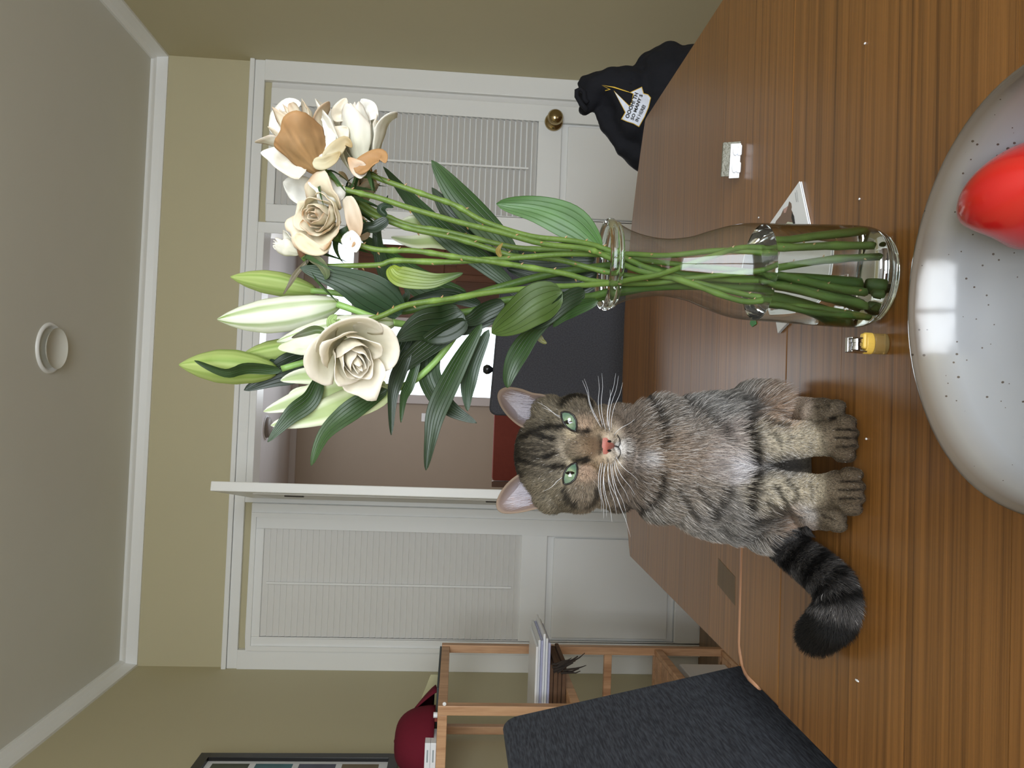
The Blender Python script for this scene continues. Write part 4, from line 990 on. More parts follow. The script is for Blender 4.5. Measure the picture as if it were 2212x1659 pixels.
# G : best white rose
eG, pG = rose_thing('large fresh cream white rose facing the camera among the lily buds', [(712, 715), (750, 702), (820, 684), (879, 659), (977, 645), (1065, 631), (1170, 621), (1292, 614), (1400, 600), (1520, 560), (1600, 535), (1685, 520), (1762, 515), (1929, 512)], (.625, .69, .72))
ax = px_dir(.50, .56, 1); c, a, e1, e2 = rose(eG, (762, 768), .612, ax, .0245, .042, 14, .55, 61, .10, lin((249, 243, 230)))
rd = px_dir(-.3, -1, 0); f0 = math.atan2(rd.dot(e2), rd.dot(e1))
petal(eG, c, a, e1, e2, f0, 1.15, .0320, -.022, .012, .20, 921, .1, lin((248, 243, 231)), crinkle=.4)
petal(eG, c, a, e1, e2, f0+1.3, 1.05, .0300, -.022, .009, .30, 922, .2, lin((248, 243, 231)), crinkle=.5)
petal(eG, c, a, e1, e2, f0-1.35, 1.05, .0310, -.022, .010, .22, 923, .1, lin((248, 243, 231)), crinkle=.4)
leaf(eG, [(730, 712), (722, 700), (718, 690), (728, 680)], 30, .612, .607, lin((170, 196, 130)), fold=.4, name='sepal')
leaf(eG, [(702, 716), (680, 712), (650, 722), (630, 730)], 16, .607, .604, GR['stem'], fold=.4, name='sepal', col2=lin((90, 84, 70)))

# ---- lilies
LG = 'lily stalks in the vase'
def bud(parent, tip, base, w, Y, white, seed, split=0, name='bud'):
    T = onY(tip[0], tip[1], Y); B = onY(base[0], base[1], Y+.004); ax = (T-B); Ln = ax.length; ax.normalize()
    e1 = ax.orthogonal().normalized(); e2 = ax.cross(e1); R = w*Y/F/2; vs = []; cs = []; n, m_ = 36, 22
    g1 = lin((134, 160, 76)); g2 = lin((186, 200, 128)); wh_ = lin((242, 244, 230)); 
    for i in range(m_+1):
        t = i/m_; r = R*(math.sin(PI*(.06+.90*t)**.80)**.72 if t < 1 else .08)
        r = R*float(np.interp(t, [0, .06, .2, .42, .62, .8, .92, 1], [.28, .52, .80, 1, .96, .68, .36, .06]))
        bend = .06*Ln*math.sin(PI*t)*(1 if seed % 2 else -1)
        for k in range(n):
            a_ = 2*PI*k/n+seed; l3 = math.cos(3*a_); gro = math.exp(-((abs(l3)-0)/.25)**2)
            rr_ = r*(1+.07*l3-.05*gro)
            vs.append(B+ax*(Ln*t)+(e1*math.cos(a_)+e2*math.sin(a_))*rr_+e1*bend*.5)
            mid_ = math.exp(-((1-abs(l3))/.07)**2)
            if white: f = max(0, .25-t)*2.2+.95*mid_*(.55+.45*t)+.35*max(0, t-.85)/.15
            else: f = .30+.5*mid_+.22*(1-t)+.12*math.sin(15*a_+3*t)
            f = min(1, max(0, f+.12*noise.noise(Vector((a_*3, t*4, seed)))))
            c0, c1 = (wh_, g1) if white else (g2, g1)
            cs.append(tuple(x*(1-f)+y_*f for x, y_ in zip(c0, c1)))
    return MB().add(vs, [(i*n+k, i*n+(k+1) % n, (i+1)*n+(k+1) % n, (i+1)*n+k) for i in range(m_) for k in range(n)]+[tuple(range(n))[::-1], tuple(m_*n+k for k in range(n))], cs).build(name, M['petal'], parent, smooth=True)
def twig(parent, path, Y0, Y1, r=.0030, name='bud_stalk'):
    P = [onY(x, y, Y0+(Y1-Y0)*i/(len(path)-1)) for i, (x, y) in enumerate(path)]
    return MB().tube(cr_spline(P, 4), r, 10, col=lin((132, 168, 92))).build(name, M['stem'], parent, smooth=True)
def lily(label, path, Y, r=.0042):
    pts = stem_pts(path, *Y); e = thing_at('lily', label, 'lily', pts[-1], LG)
    stem_mesh(pts, r, GR['stem'], GR['stem2'], e, False, len(label)); return e
l1 = lily('lily stalk with two fat white buds striped green, in the middle of the bouquet', [(880, 702), (930, 690), (984, 678), (1030, 670), (1093, 649), (1190, 645), (1274, 641), (1330, 628), (1450, 618), (1560, 620), (1680, 640), (1890, 690)], (.665, .71, .74))
twig(l1, [(880, 702), (862, 699), (846, 697)], .665, .652)
twig(l1, [(884, 702), (820, 690), (760, 668), (728, 657)], .667, .665)
bud(l1, (598, 738), (850, 697), 62, .648, True, 3); bud(l1, (470, 690), (732, 656), 76, .665, True, 2)
for p_ in (([(600, 752), (640, 748), (700, 745)], 22), ):
    leaf(l1, p_[0][::-1], p_[1]+14, .644, .640, WHITE, name='petal', fold=-.3, col2=lin((220, 230, 190)))
leaf(l1, [(1002, 677), (960, 700), (907, 706), (855, 736)], 84, .655, .640, GR['dark'], roll=.2)
leaf(l1, [(1215, 630), (1160, 655), (1110, 690), (1062, 720)], 88, .655, .640, GR['olive'], roll=[.1, 0, -.2], wp=.75)
leaf(l1, [(1264, 630), (1225, 650), (1180, 690), (1149, 710)], 38, .66, .65, GR['dark'], roll=.3)
leaf(l1, [(1292, 650), (1240, 668), (1215, 685), (1194, 706)], 30, .665, .655, GR['mid'], roll=.3)
leaf(l1, [(1198, 684), (1150, 722), (1117, 768), (1100, 810), (1096, 838)], 42, .665, .66, GR['mid'], roll=[.6, .2, .1], wp=.85)
leaf(l1, [(1200, 690), (1170, 705), (1135, 750), (1115, 800)], 30, .67, .668, GR['dark'], roll=.8)
leaf(l1, [(1160, 722), (1170, 735), (1181, 742)], 12, .68, .68, lin((120, 120, 60)))
leaf(l1, [(1090, 655), (1050, 672), (1020, 690), (985, 700)], 40, .67, .665, GR['dark'], roll=.3)
l2 = lily('lily stalk with pale green buds, an opening white bloom and long drooping leaves', [(900, 753), (930, 742), (975, 715), (1020, 695), (1093, 662), (1190, 655), (1270, 648), (1330, 634), (1450, 612), (1560, 605), (1680, 612), (1890, 660)], (.68, .718, .725))
twig(l2, [(905, 752), (860, 762), (760, 770), (675, 779), (608, 797)], .685, .668, .0028); twig(l2, [(905, 752), (800, 745), (700, 745), (640, 745)], .69, .69, .0026)
twig(l2, [(1000, 700), (950, 770), (900, 818), (863, 837), (838, 842)], .672, .665)
bud(l2, (387, 788), (596, 800), 74, .668, False, 5); bud(l2, (522, 768), (672, 742), 52, .690, False, 4)
def lilypetal(parent, pts, w, Y0, Y1, **k): return leaf(parent, pts, w*.86, Y0, Y1, lin((206, 216, 158)), name='petal', col2=lin((232, 234, 220)), wp=.66, rib=1, **k)
lilypetal(l2, [(840, 842), (760, 845), (660, 862), (569, 889)], 76, .655, .640, fold=-.1)
lilypetal(l2, [(845, 848), (760, 870), (670, 900), (585, 919)], 72, .650, .632, fold=-.1)
lilypetal(l2, [(835, 838), (740, 815), (660, 812), (606, 822)], 52, .66, .655, fold=.3)
lilypetal(l2, [(835, 845), (720, 850), (650, 850), (622, 858)], 44, .662, .66, fold=.2)
lilypetal(l2, [(700, 806), (670, 806), (645, 812), (645, 820)], 24, .668, .668, fold=.2)
lilypetal(l2, [(860, 838), (800, 860), (770, 872), (735, 868)], 50, .67, .66, fold=.3)
leaf(l2, [(608, 801), (536, 796), (486, 806), (420, 779)], 30, .655, .640, GR['mid'], roll=[.3, 1.0, .2], wp=.7)
leaf(l2, [(690, 765), (640, 790), (592, 812), (527, 843)], 66, .682, .678, GR['dark'], roll=.1)
leaf(l2, [(670, 760), (650, 770), (612, 778), (580, 782)], 44, .688, .684, GR['blue'], roll=.2)
leaf(l2, [(692, 812), (672, 862), (628, 898), (578, 955)], 40, .640, .625, GR['mid'], roll=[.8, .1, 0], wp=.75)
leaf(l2, [(837, 841), (770, 878), (703, 935), (672, 1006)], 42, .645, .620, GR['mid'], roll=[.2, -.3, -.1], wp=.75, col2=GR['lt'])
leaf(l2, [(1010, 695), (950, 728), (880, 782), (862, 815)], 48, .655, .648, GR['dark'], roll=.4)
leaf(l2, [(885, 755), (860, 810), (848, 860), (845, 940)], 30, .650, .640, GR['dark'], roll=.3)
leaf(l2, [(905, 770), (885, 830), (872, 860), (866, 913)], 22, .656, .650, GR['mid'], roll=.4)
leaf(l2, [(1041, 700), (991, 787), (945, 883), (930, 950), (920, 1016)], 42, .645, .625, GR['mid'], roll=[.4, .1, 0], wp=.75, col2=GR['dark'])
leaf(l2, [(940, 730), (925, 800), (960, 872), (1030, 914)], 52, .675, .660, GR['mid'], roll=[.2, .1, .2], col2=GR['dark'])
leaf(l2, [(1056, 712), (1022, 787), (1010, 840), (1010, 888)], 34, .66, .650, GR['blue'], roll=.2, wp=.8)
leaf(l2, [(900, 700), (890, 740), (870, 770), (858, 800)], 56, .668, .66, GR['dark'], roll=.3)
leaf(l2, [(1075, 680), (1040, 690), (1000, 710), (960, 720)], 40, .675, .67, GR['dark'], roll=.3)
l3 = lily('lily stalk at the back with one slim green bud and broad leaves fanning right', [(772, 640), (820, 650), (862, 672), (930, 660), (1010, 640), (1110, 612), (1200, 590), (1305, 575), (1380, 570), (1450, 590), (1560, 600), (1680, 600), (1890, 615)], (.70, .722, .735))
twig(l3, [(772, 640), (720, 632), (672, 628)], .70, .70, .0028); bud(l3, (498, 598), (682, 628), 52, .70, False, 7)
leaf(l3, [(868, 678), (810, 640), (740, 605), (648, 578)], 80, .675, .650, GR['blue'], roll=[.1, 0, 0], fold=-.15)
leaf(l3, [(870, 665), (845, 620), (822, 560), (815, 490), (838, 422)], 30, .715, .720, GR['mid'], roll=.2)
leaf(l3, [(1110, 621), (1040, 565), (970, 515), (890, 435), (828, 360)], 46, .712, .735, GR['mid'], roll=.2, wp=.75)
leaf(l3, [(1120, 570), (1060, 500), (990, 425), (932, 346)], 64, .715, .742, GR['mid'], roll=.1, wp=.85, col2=GR['lt'])
leaf(l3, [(1110, 572), (1050, 520), (975, 460), (933, 405)], 58, .722, .745, GR['dark'], roll=-.2)
leaf(l3, [(1300, 540), (1240, 485), (1160, 452), (1072, 440)], 74, .715, .740, lin((74, 114, 54)), roll=.1, wp=.9)
leaf(l3, [(1290, 590), (1230, 605), (1160, 600), (1095, 580)], 48, .722, .730, GR['dark'], roll=.1)
leaf(l3, [(1285, 560), (1220, 555), (1150, 560), (1085, 550)], 60, .735, .745, GR['dark'], roll=.2)
leaf(l3, [(1290, 610), (1200, 640), (1140, 640), (1070, 610)], 40, .728, .735, GR['dark'], roll=.1)
leaf(l3, [(1012, 640), (930, 625), (860, 575), (775, 505)], 62, .712, .73, GR['lt'], roll=.2, wp=.75)
lilypetal(l3, [(990, 530), (940, 520), (890, 522), (845, 512)], 38, .735, .73, fold=.3)
lilypetal(l3, [(985, 520), (930, 488), (890, 478), (852, 486)], 40, .742, .74, fold=.3)
leaf(l3, [(1040, 660), (980, 640), (930, 640), (880, 650)], 30, .705, .70, GR['dark'], roll=.3)
leaf(l3, [(862, 672), (872, 650), (880, 634), (873, 622)], 16, .69, .69, GR['mid'])

# ------------------------------------------------------------------ tabby cat
cat = empty('cat', (-.045, .85, TZ), 'brown tabby cat with green eyes sitting on the table facing the camera', 'cat')
def Z(px, py, z, Y=None): return onZ(px, py, z)
def leg(pts, rs): return ('c', pts, rs)
B_ = [
 # head
 E(1205, 982, .825, 106, 92, .050), E(1235, 925, .812, 66, 66, .044), E(1237, 1038, .812, 66, 66, .044), E(1165, 982, .83, 88, 50, .042),
 E(1246, 890, .818, 38, 44, .032), E(1250, 1068, .818, 38, 44, .032), E(1188, 890, .822, 34, 40, .032), E(1190, 1072, .822, 34, 40, .032), E(1335, 988, .862, 119, 62, .046), E(1300, 985, .862, 112, 50, .040),
 E(1262, 968, .782, 34, 46, .032), E(1300, 947, .775, 29, 28, .026), E(1301, 985, .775, 29, 28, .026), E(1338, 967, .785, 27, 18, .022), E(1296, 963, .768, 18, 18, .022),
 E(1320, 975, .82, 84, 42, .045),
 # neck, chest, trunk
 E(1385, 985, .845, 112, 72, .056), E(1430, 990, .845, 132, 90, .062), E(1500, 998, .852, 140, 100, .068), E(1580, 1003, .862, 140, 100, .075), E(1640, 1005, .90, 152, 105, .085),
 E(1560, 905, .895, 52, 100, .060), E(1560, 1108, .895, 52, 100, .060), E(1690, 1005, .95, 140, 80, .085),
 # haunches
 E(1650, 880, .885, 44, 74, .065), E(1655, 1135, .885, 42, 72, .065), E(1710, 905, .862, 30, 55, .050), E(1712, 1108, .862, 30, 50, .050),
]
zf = TZ
def fl(px, py, z): return onZ(px, py, z)
B_ += [
 leg([onY(1530, 935, .822), onY(1620, 948, .800), onY(1700, 950, .775), onY(1768, 948, .765), onY(1800, 946, .752)], [.036, .028, .0195, .0175, .0185]),
 leg([onY(1530, 1045, .822), onY(1620, 1058, .800), onY(1700, 1062, .775), onY(1772, 1062, .758), onY(1806, 1060, .745)], [.036, .028, .0195, .0175, .0185]),
]
pawc = []
for (cx0, cy0, hw) in ((1802, 946, 47), (1815, 1058, 46)):
    p = onZ(cx0, cy0, TZ+.016); pawc.append(p)
    B_.append(('e', p+Vector((0, .004, 0)), (hw*.75/F*.90, .024, .0165)))
    for k in range(4):
        u = (k-1.5)/1.5
        B_.append(('e', p+Vector((u*hw*.74/F*.80, -.0180+.005*abs(u)**2, -.004)), (.0069, .0125, .0112)))
for (cx0, cy0, sgn) in ((1782, 898, 1), (1785, 1108, -1)):
    p = onZ(cx0, cy0, TZ+.014)
    B_.append(('e', p+Vector((sgn*.002, .010, 0)), (.017, .034, .0145)))
    for k in range(3): B_.append(('e', p+Vector((sgn*(.010-.009*k)*1.0, -.016, -.003)), (.0070, .012, .010)))
    B_.append(leg([p+Vector((0, .01, .004)), onY(cx0-60, cy0+(2 if sgn > 0 else -2), .875)], [.018, .024]))
tailpx = [(1640, 1120, .93), (1690, 1168, .90), (1722, 1200, 0), (1765, 1232, 0), (1800, 1266, 0), (1810, 1300, 0), (1798, 1338, 0), (1762, 1372, 0)]
TP = [onY(x, y, Y) if Y else onZ(x, y, TZ+.020) for x, y, Y in tailpx]
B_.append(leg(TP, [.026, .0185, .0165, .0165, .0170, .0180, .0185, .0155]))
body = remesh('body', B_, .0024, 5, M['fur'], cat)
for v in body.data.vertices:
    if v.co.z < TZ+.0008: v.co.z = TZ+.0008
CBV = bvh_of(body)

# --- coat colours, defined by where on the animal they sit
reg = [ # px, py, radius, colour
 (1120, 985, 26, (72, 62, 48)), (1160, 982, 34, (126, 112, 90)), (1205, 982, 30, (142, 128, 108)), (1245, 966, 16, (140, 116, 90)), (1287, 963, 12, (104, 78, 56)), (1268, 963, 13, (124, 96, 68)),
 (1215, 965, 14, (170, 152, 128)), (1180, 890, 30, (138, 124, 100)), (1180, 1065, 30, (138, 124, 100)), (1250, 880, 24, (132, 116, 94)), (1262, 1075, 26, (140, 122, 100)),
 (1262, 915, 12, (184, 150, 120)), (1264, 1022, 12, (192, 156, 126)), (1300, 925, 14, (168, 142, 112)), (1303, 1000, 14, (176, 148, 116)), (1325, 940, 12, (206, 186, 160)), (1325, 988, 12, (214, 196, 172)),
 (1347, 968, 13, (226, 222, 218)), (1225, 858, 20, (104, 92, 72)), (1225, 1095, 20, (104, 92, 72)), (1235, 937, 8, (214, 190, 150)), (1236, 1000, 8, (214, 190, 150)),
 (1372, 905, 26, (134, 116, 100)), (1370, 1045, 26, (128, 110, 94)), (1378, 960, 24, (146, 124, 104)), (1398, 988, 11, (250, 246, 248)), (1375, 1000, 12, (176, 160, 148)),
 (1440, 975, 32, (160, 134, 110)), (1490, 985, 34, (168, 144, 124)), (1540, 1000, 20, (186, 172, 166)), (1590, 1000, 18, (226, 218, 222)), (1560, 960, 26, (190, 172, 162)),
 (1440, 890, 26, (134, 122, 110)), (1450, 1080, 30, (146, 132, 116)), (1410, 1120, 26, (116, 108, 98)), (1520, 880, 30, (128, 124, 120)), (1530, 1120, 34, (140, 132, 124)), (1500, 1060, 28, (160, 144, 128)), (1500, 930, 26, (164, 148, 134)),
 (1600, 840, 30, (136, 130, 124)), (1600, 1170, 34, (136, 130, 124)), (1660, 860, 26, (168, 140, 118)), (1690, 890, 24, (200, 158, 124)), (1700, 1130, 24, (196, 158, 128)), (1660, 1150, 26, (160, 146, 132)), (1735, 1110, 16, (188, 180, 176)), (1720, 880, 16, (190, 170, 152)),
 (1680, 950, 26, (192, 178, 152)), (1740, 955, 24, (184, 168, 140)), (1680, 1060, 26, (192, 178, 152)), (1745, 1062, 24, (184, 168, 140)), (1640, 960, 20, (170, 156, 136)), (1640, 1060, 20, (176, 162, 140)),
 (1805, 948, 18, (122, 104, 82)), (1834, 946, 26, (100, 82, 62)), (1812, 1060, 18, (122, 104, 82)), (1845, 1058, 28, (100, 82, 62)), (1785, 900, 22, (108, 92, 72)), (1795, 1108, 22, (108, 92, 72)),
 (1700, 1005, 20, (120, 112, 106)), (1640, 1010, 16, (120, 114, 112)), (1690, 1190, 20, (92, 88, 86)), (1740, 1215, 26, (92, 88, 86)), (1800, 1270, 26, (92, 86, 82)),
]
RP = np.array([(a, b_) for a, b_, _, _ in reg], float); RR = np.array([r for _, _, r, _ in reg], float); RC = np.array([lin(tuple(.76*v+.24*(sum(c)/3) for v in c)) for *_, c in reg])
stripes = [ # polyline, width px, strength
 ([(1137, 945), (1150, 936), (1179, 924), (1215, 922)], 5, .95), ([(1193, 1007), (1218, 1006)], 5, .95), ([(1158, 1000), (1193, 1007)], 3, .7),
 ([(1120, 948), (1134, 941), (1172, 937)], 4, .85), ([(1172, 944), (1201, 949)], 4.5, .95), ([(1125, 956), (1160, 960), (1200, 965)], 3, .6), ([(1120, 966), (1150, 972), (1185, 972)], 3.4, .7),
 ([(1172, 987), (1186, 985), (1202, 979)], 4.5, .95), ([(1120, 978), (1145, 982), (1168, 988)], 3.5, .75), ([(1122, 991), (1153, 999)], 5, .9), ([(1135, 1015), (1165, 1022), (1190, 1026)], 4, .4), ([(1135, 930), (1160, 918), (1185, 905)], 4, .4),
 ([(1112, 935), (1112, 960), (1113, 990), (1112, 1010)], 8, .9), ([(1128, 1025), (1116, 1012)], 6, .7), ([(1128, 925), (1116, 935)], 6, .7),
 ([(1240, 930), (1256, 933), (1273, 931)], 4.5, .95), ([(1243, 1000), (1252, 994), (1270, 992)], 5, .95),
 ([(1217, 877), (1222, 866), (1236, 857), (1250, 856)], 4, .9), ([(1252, 857), (1268, 862), (1277, 874), (1279, 882)], 4, .85), ([(1220, 1056), (1230, 1077), (1246, 1090)], 4.5, .8), ([(1288, 1056), (1288, 1070), (1282, 1084), (1268, 1092)], 4, .7),
 ([(1245, 1060), (1262, 1052), (1275, 1040)], 3, .35), ([(1245, 885), (1260, 892), (1275, 890)], 3, .35),
 ([(1368, 862), (1385, 868), (1403, 881), (1421, 912), (1430, 944), (1426, 966)], 4.8, .95), ([(1426, 1016), (1421, 1053), (1403, 1077), (1368, 1096), (1345, 1108)], 4.8, .92),
 ([(1350, 1085), (1330, 1098), (1310, 1102)], 5, .5), ([(1400, 1120), (1440, 1140), (1480, 1150)], 6, .6), ([(1470, 870), (1500, 888), (1530, 905), (1556, 935)], 5, .6), ([(1450, 1050), (1475, 1085), (1500, 1110)], 5, .65), ([(1500, 1050), (1520, 1075), (1535, 1105)], 5, .6),
 ([(1565, 925), (1573, 951)], 6, .7), ([(1569, 1055), (1549, 1090), (1530, 1110)], 6, .75), ([(1612, 912), (1620, 940), (1626, 967), (1624, 996)], 8, .9), ([(1628, 1030), (1622, 1060), (1615, 1088)], 8, .92),
 ([(1590, 880), (1625, 902), (1665, 915), (1700, 922)], 5, .7), ([(1560, 870), (1600, 878), (1630, 872)], 5, .5), ([(1600, 1120), (1640, 1112), (1700, 1100)], 6, .75), ([(1560, 1135), (1600, 1150), (1640, 1150)], 6, .5),
 ([(1655, 1085), (1680, 1098), (1700, 1094)], 5, .7), ([(1673, 1052), (1689, 1072), (1700, 1092)], 4, .75), ([(1700, 1040), (1716, 1055), (1722, 1072), (1710, 1084)], 4, .7), ([(1748, 1045), (1753, 1060), (1752, 1080)], 2.6, .55), ([(1765, 1050), (1768, 1080)], 2, .4),
 ([(1672, 935), (1680, 950), (1686, 962)], 3.4, .6), ([(1700, 930), (1706, 942), (1702, 955)], 3.4, .55), ([(1748, 955), (1750, 975)], 2.6, .5), ([(1776, 945), (1779, 975)], 2, .4), ([(1655, 925), (1665, 940)], 3, .6),
 ([(1812, 1040), (1858, 1040)], 2.3, .95), ([(1810, 1058), (1862, 1058)], 2.3, .95), ([(1812, 1077), (1858, 1076)], 2.3, .95), ([(1806, 928), (1846, 928)], 2.3, .95), ([(1804, 946), (1850, 946)], 2.3, .95), ([(1806, 965), (1846, 964)], 2.3, .9), ([(1792, 905), (1802, 903)], 3, .9), ([(1750, 880), (1790, 878)], 2, .6), ([(1770, 1112), (1800, 1122)], 2, .7),
 ([(1300, 930), (1305, 922)], 1.5, .8), ([(1312, 932), (1316, 926)], 1.5, .8), ([(1303, 993), (1304, 1003)], 1.6, .8), ([(1314, 993), (1316, 1003)], 1.6, .8), ([(1296, 915), (1300, 912)], 1.3, .6), ([(1324, 1000), (1326, 1006)], 1.4, .6),
 ([(1296, 945), (1300, 963), (1296, 982)], 3.0, .65), ([(1328, 964), (1336, 966), (1338, 952), (1334, 942)], 1.6, .7), ([(1336, 966), (1339, 980), (1335, 990)], 1.6, .7),
 ([(1560, 855), (1590, 862)], 5, .4), ([(1655, 1005), (1745, 1000)], 12, .55),
]
TA = np.array([topx(p) for p in [tuple(q) for q in TP]])
def seg_dist(P, A, Bv):
    d = Bv-A; L2 = (d*d).sum()+1e-9; t = np.clip(((P-A)@d)/L2, 0, 1); return np.sqrt((((P-A)-t[:, None]*d)**2).sum(1)), t
def tailparam(P):
    best = np.full(len(P), 1e9); par = np.zeros(len(P)); n = len(TA)-1
    for i in range(n):
        d, t = seg_dist(P, TA[i], TA[i+1]); m = d < best; best[m] = d[m]; par[m] = (i+t[m])/n
    return best, par
def coat(W):
    """W: n x 3 world points -> n x 3 linear colour"""
    x, y = topx(W); P = np.stack([x, y], 1)
    nz = np.sin(x*.31+np.sin(y*.23)*1.7)*np.cos(y*.37+np.sin(x*.19)*1.3)
    Pj = P+np.stack([nz*2.2, np.cos(x*.27+y*.41)*2.2], 1)*np.where(x > 1795, .25, 1)[:, None]
    w_ = np.exp(-((((Pj[:, None]-RP[None])**2).sum(2))/(2*(RR*.85)**2)[None]))+1e-12/(1+(((Pj[:, None]-RP[None])**2).sum(2)))
    C = (w_@RC)/w_.sum(1)[:, None]
    dark = np.zeros(len(P))
    for poly, wd, st_ in stripes:
        d = np.full(len(P), 1e9)
        for i in range(len(poly)-1):
            dd_, _ = seg_dist(Pj, np.array(poly[i], float), np.array(poly[i+1], float)); d = np.minimum(d, dd_)
        wd = wd*(1.35 if wd > 2.5 else 1.0)
        dark = np.maximum(dark, min(1, st_*1.1)/(1+np.exp((d-wd)/(wd*.18+.3))))
    td, tp_ = tailparam(P)
    on = (td < 60) & (x > 1655) & (y > 1150-(x-1690)*.3)
    ring = np.zeros(len(P))
    for c0, wdt in ((.27, .028), (.40, .035), (.53, .032), (.655, .045)): ring = np.maximum(ring, 1/(1+np.exp((np.abs(tp_-c0+.02*nz)-wdt)/.010)))
    ring = np.maximum(ring, 1/(1+np.exp(-(tp_-.80+.02*nz)/.016)))
    dark = np.where(on, np.maximum(dark*0, ring*.96), dark)
    C = np.where(on[:, None], np.array(lin((98, 94, 92)))[None]*(1.0), C)
    K = np.array(lin((30, 25, 20)))*np.ones((len(P), 3)); K[on] = np.array(lin((14, 12, 11)))
    return C*(1-dark[:, None])+K*dark[:, None], dark, on, tp_
me = body.data; nvx = len(me.vertices); co = np.empty(nvx*3); me.vertices.foreach_get('co', co); co = co.reshape(-1, 3)
cc_, dk_, _, _ = coat(co)
at = me.color_attributes.new('Col', 'FLOAT_COLOR', 'POINT')
at.data.foreach_set('color', np.concatenate([cc_*.8, np.ones((nvx, 1))], 1).astype(np.float32).ravel())

# --- fur strands
me.calc_loop_triangles(); nt_ = len(me.loop_triangles)
tri = np.empty(nt_*3, dtype=np.int32); me.loop_triangles.foreach_get('vertices', tri); tri = tri.reshape(-1, 3)
vn = np.empty(nvx*3, dtype=np.float32); me.vertices.foreach_get('normal', vn); vn = vn.reshape(-1, 3).astype(float)
A_, B2, C2 = co[tri[:, 0]], co[tri[:, 1]], co[tri[:, 2]]
ar = np.linalg.norm(np.cross(B2-A_, C2-A_), axis=1)/2; cen = (A_+B2+C2)/3
fn = (vn[tri].mean(1)); view = np.array(EYE)[None]-cen; view /= np.linalg.norm(view, axis=1)[:, None]
fac = (fn*view).sum(1); wgt = ar*np.where(fac > -.25, 1.0, .22)
hx_, hy__ = topx(cen); wgt *= np.where(hx_ < 1350, 1.9, 1.0); wgt *= np.where((cen[:, 2] < TZ+.05) & (cen[:, 1] < .80), 2.2, 1.0); wgt[(cen[:, 2] < TZ+.003)] = 0
NF = 165000
idx = rng.choice(nt_, NF, p=wgt/wgt.sum()); r1 = np.sqrt(rng.random(NF)); r2 = rng.random(NF)
wa, wb, wc = 1-r1, r1*(1-r2), r1*r2
root = A_[idx]*wa[:, None]+B2[idx]*wb[:, None]+C2[idx]*wc[:, None]
nr = vn[tri[idx, 0]]*wa[:, None]+vn[tri[idx, 1]]*wb[:, None]+vn[tri[idx, 2]]*wc[:, None]; nr /= np.linalg.norm(nr, axis=1)[:, None]+1e-9
RX, RY = topx(root)
col_, dk, ont, tpar = coat(root)
# eye openings and nose stay bare
def inside(X, Y_, poly, pad=0):
    c = np.array(poly).mean(0); p = c+(np.array(poly)-c)*(1+pad); n = len(p); r = np.zeros(len(X), bool); j = n-1
    for i in range(n):
        cnd = ((p[i, 1] > Y_) != (p[j, 1] > Y_)) & (X < (p[j, 0]-p[i, 0])*(Y_-p[i, 1])/(p[j, 1]-p[i, 1]+1e-12)+p[i, 0]); r ^= cnd; j = i
    return r
eye1 = [(1212.5, 891.5), (1220, 889.5), (1230, 891.5), (1239, 898), (1245, 909), (1246, 922), (1243, 932), (1234, 929.5), (1225, 923.5), (1217.5, 914), (1213, 902)]
eye2 = [(1217.5, 1044), (1216.5, 1034), (1219, 1022.5), (1225, 1011), (1233.5, 1003.5), (1244, 1000), (1247.5, 1011), (1246.5, 1024), (1241.5, 1036), (1232, 1044), (1223, 1046.5)]
nose = [(1302, 946), (1300, 963), (1303, 981), (1310, 981), (1317, 975), (1325, 969), (1328, 963), (1325, 957), (1316, 951), (1310, 945)]
front = RX < 1350
keep = ~((inside(RX, RY, eye1, .28) | inside(RX, RY, eye2, .28) | inside(RX, RY, nose, .06)) & (root[:, 1] < .86))
NP_ = np.array(onY(1312, 963, .755))
away = root-NP_[None]; away /= np.linalg.norm(away, axis=1)[:, None]
away[:, 2] += .05
down = np.tile(np.array([0, -.05, -1.0]), (NF, 1)); down[:, 0] += (root[:, 0]+.045)*5.5
hd_ = np.clip((1375-RX)/40, 0, 1)[:, None]
flow = away*hd_+down*(1-hd_)
# tail flow
TPn = np.array([tuple(p) for p in TP]); ti = np.clip((tpar*(len(TP)-1)).astype(int), 0, len(TP)-2); td_ = TPn[ti+1]-TPn[ti]; td_ /= np.linalg.norm(td_, axis=1)[:, None]
flow = np.where(ont[:, None], td_, flow)
pawm = (root[:, 2] < TZ+.036) & ~ont
flow = np.where(pawm[:, None], np.array([0, -1, -.35])[None], flow)
flow += rng.normal(0, .17, (NF, 3))
flow -= nr*(flow*nr).sum(1)[:, None]; flow /= np.linalg.norm(flow, axis=1)[:, None]+1e-9
ln = np.full(NF, .0125)
ln = np.where(RX < 1365, .0075, ln); dn = np.hypot(RX-1300, RY-963); ln = np.where((RX < 1350), np.clip(.0014+dn*.000036, .0014, .0066), ln)
ln = np.where((RX > 1365) & (RX < 1440), .014, ln)
legm = (RX > 1640) & (RY > 905) & (RY < 1100) & (root[:, 1] < .82); ln = np.where(legm, np.clip(.0030+(root[:, 2]-TZ-.036)*.10, .0030, .0070), ln); ln = np.where(pawm, .0030, ln)
haun = (RX > 1560) & ((RY < 895) | (RY > 1110)) & ~pawm & ~ont; ln = np.where(haun, .0185, ln); ln = np.where(ont, .012, ln)
ln *= rng.uniform(.55, 1.25, NF)
lift = np.where(RX < 1350, .14, .30)+rng.uniform(-.1, .16, NF); lift = np.where(pawm, .22, lift); lift = np.where(ont, .45, lift); lift = np.where(haun, .42, lift)
g_ = np.array([0, 0, -1.0])[None]
K4 = 4; pts = np.empty((NF, K4, 3)); pts[:, 0] = root-nr*.0005
d0 = flow*(1-lift[:, None])+nr*(lift[:, None]+.35); d0 /= np.linalg.norm(d0, axis=1)[:, None]
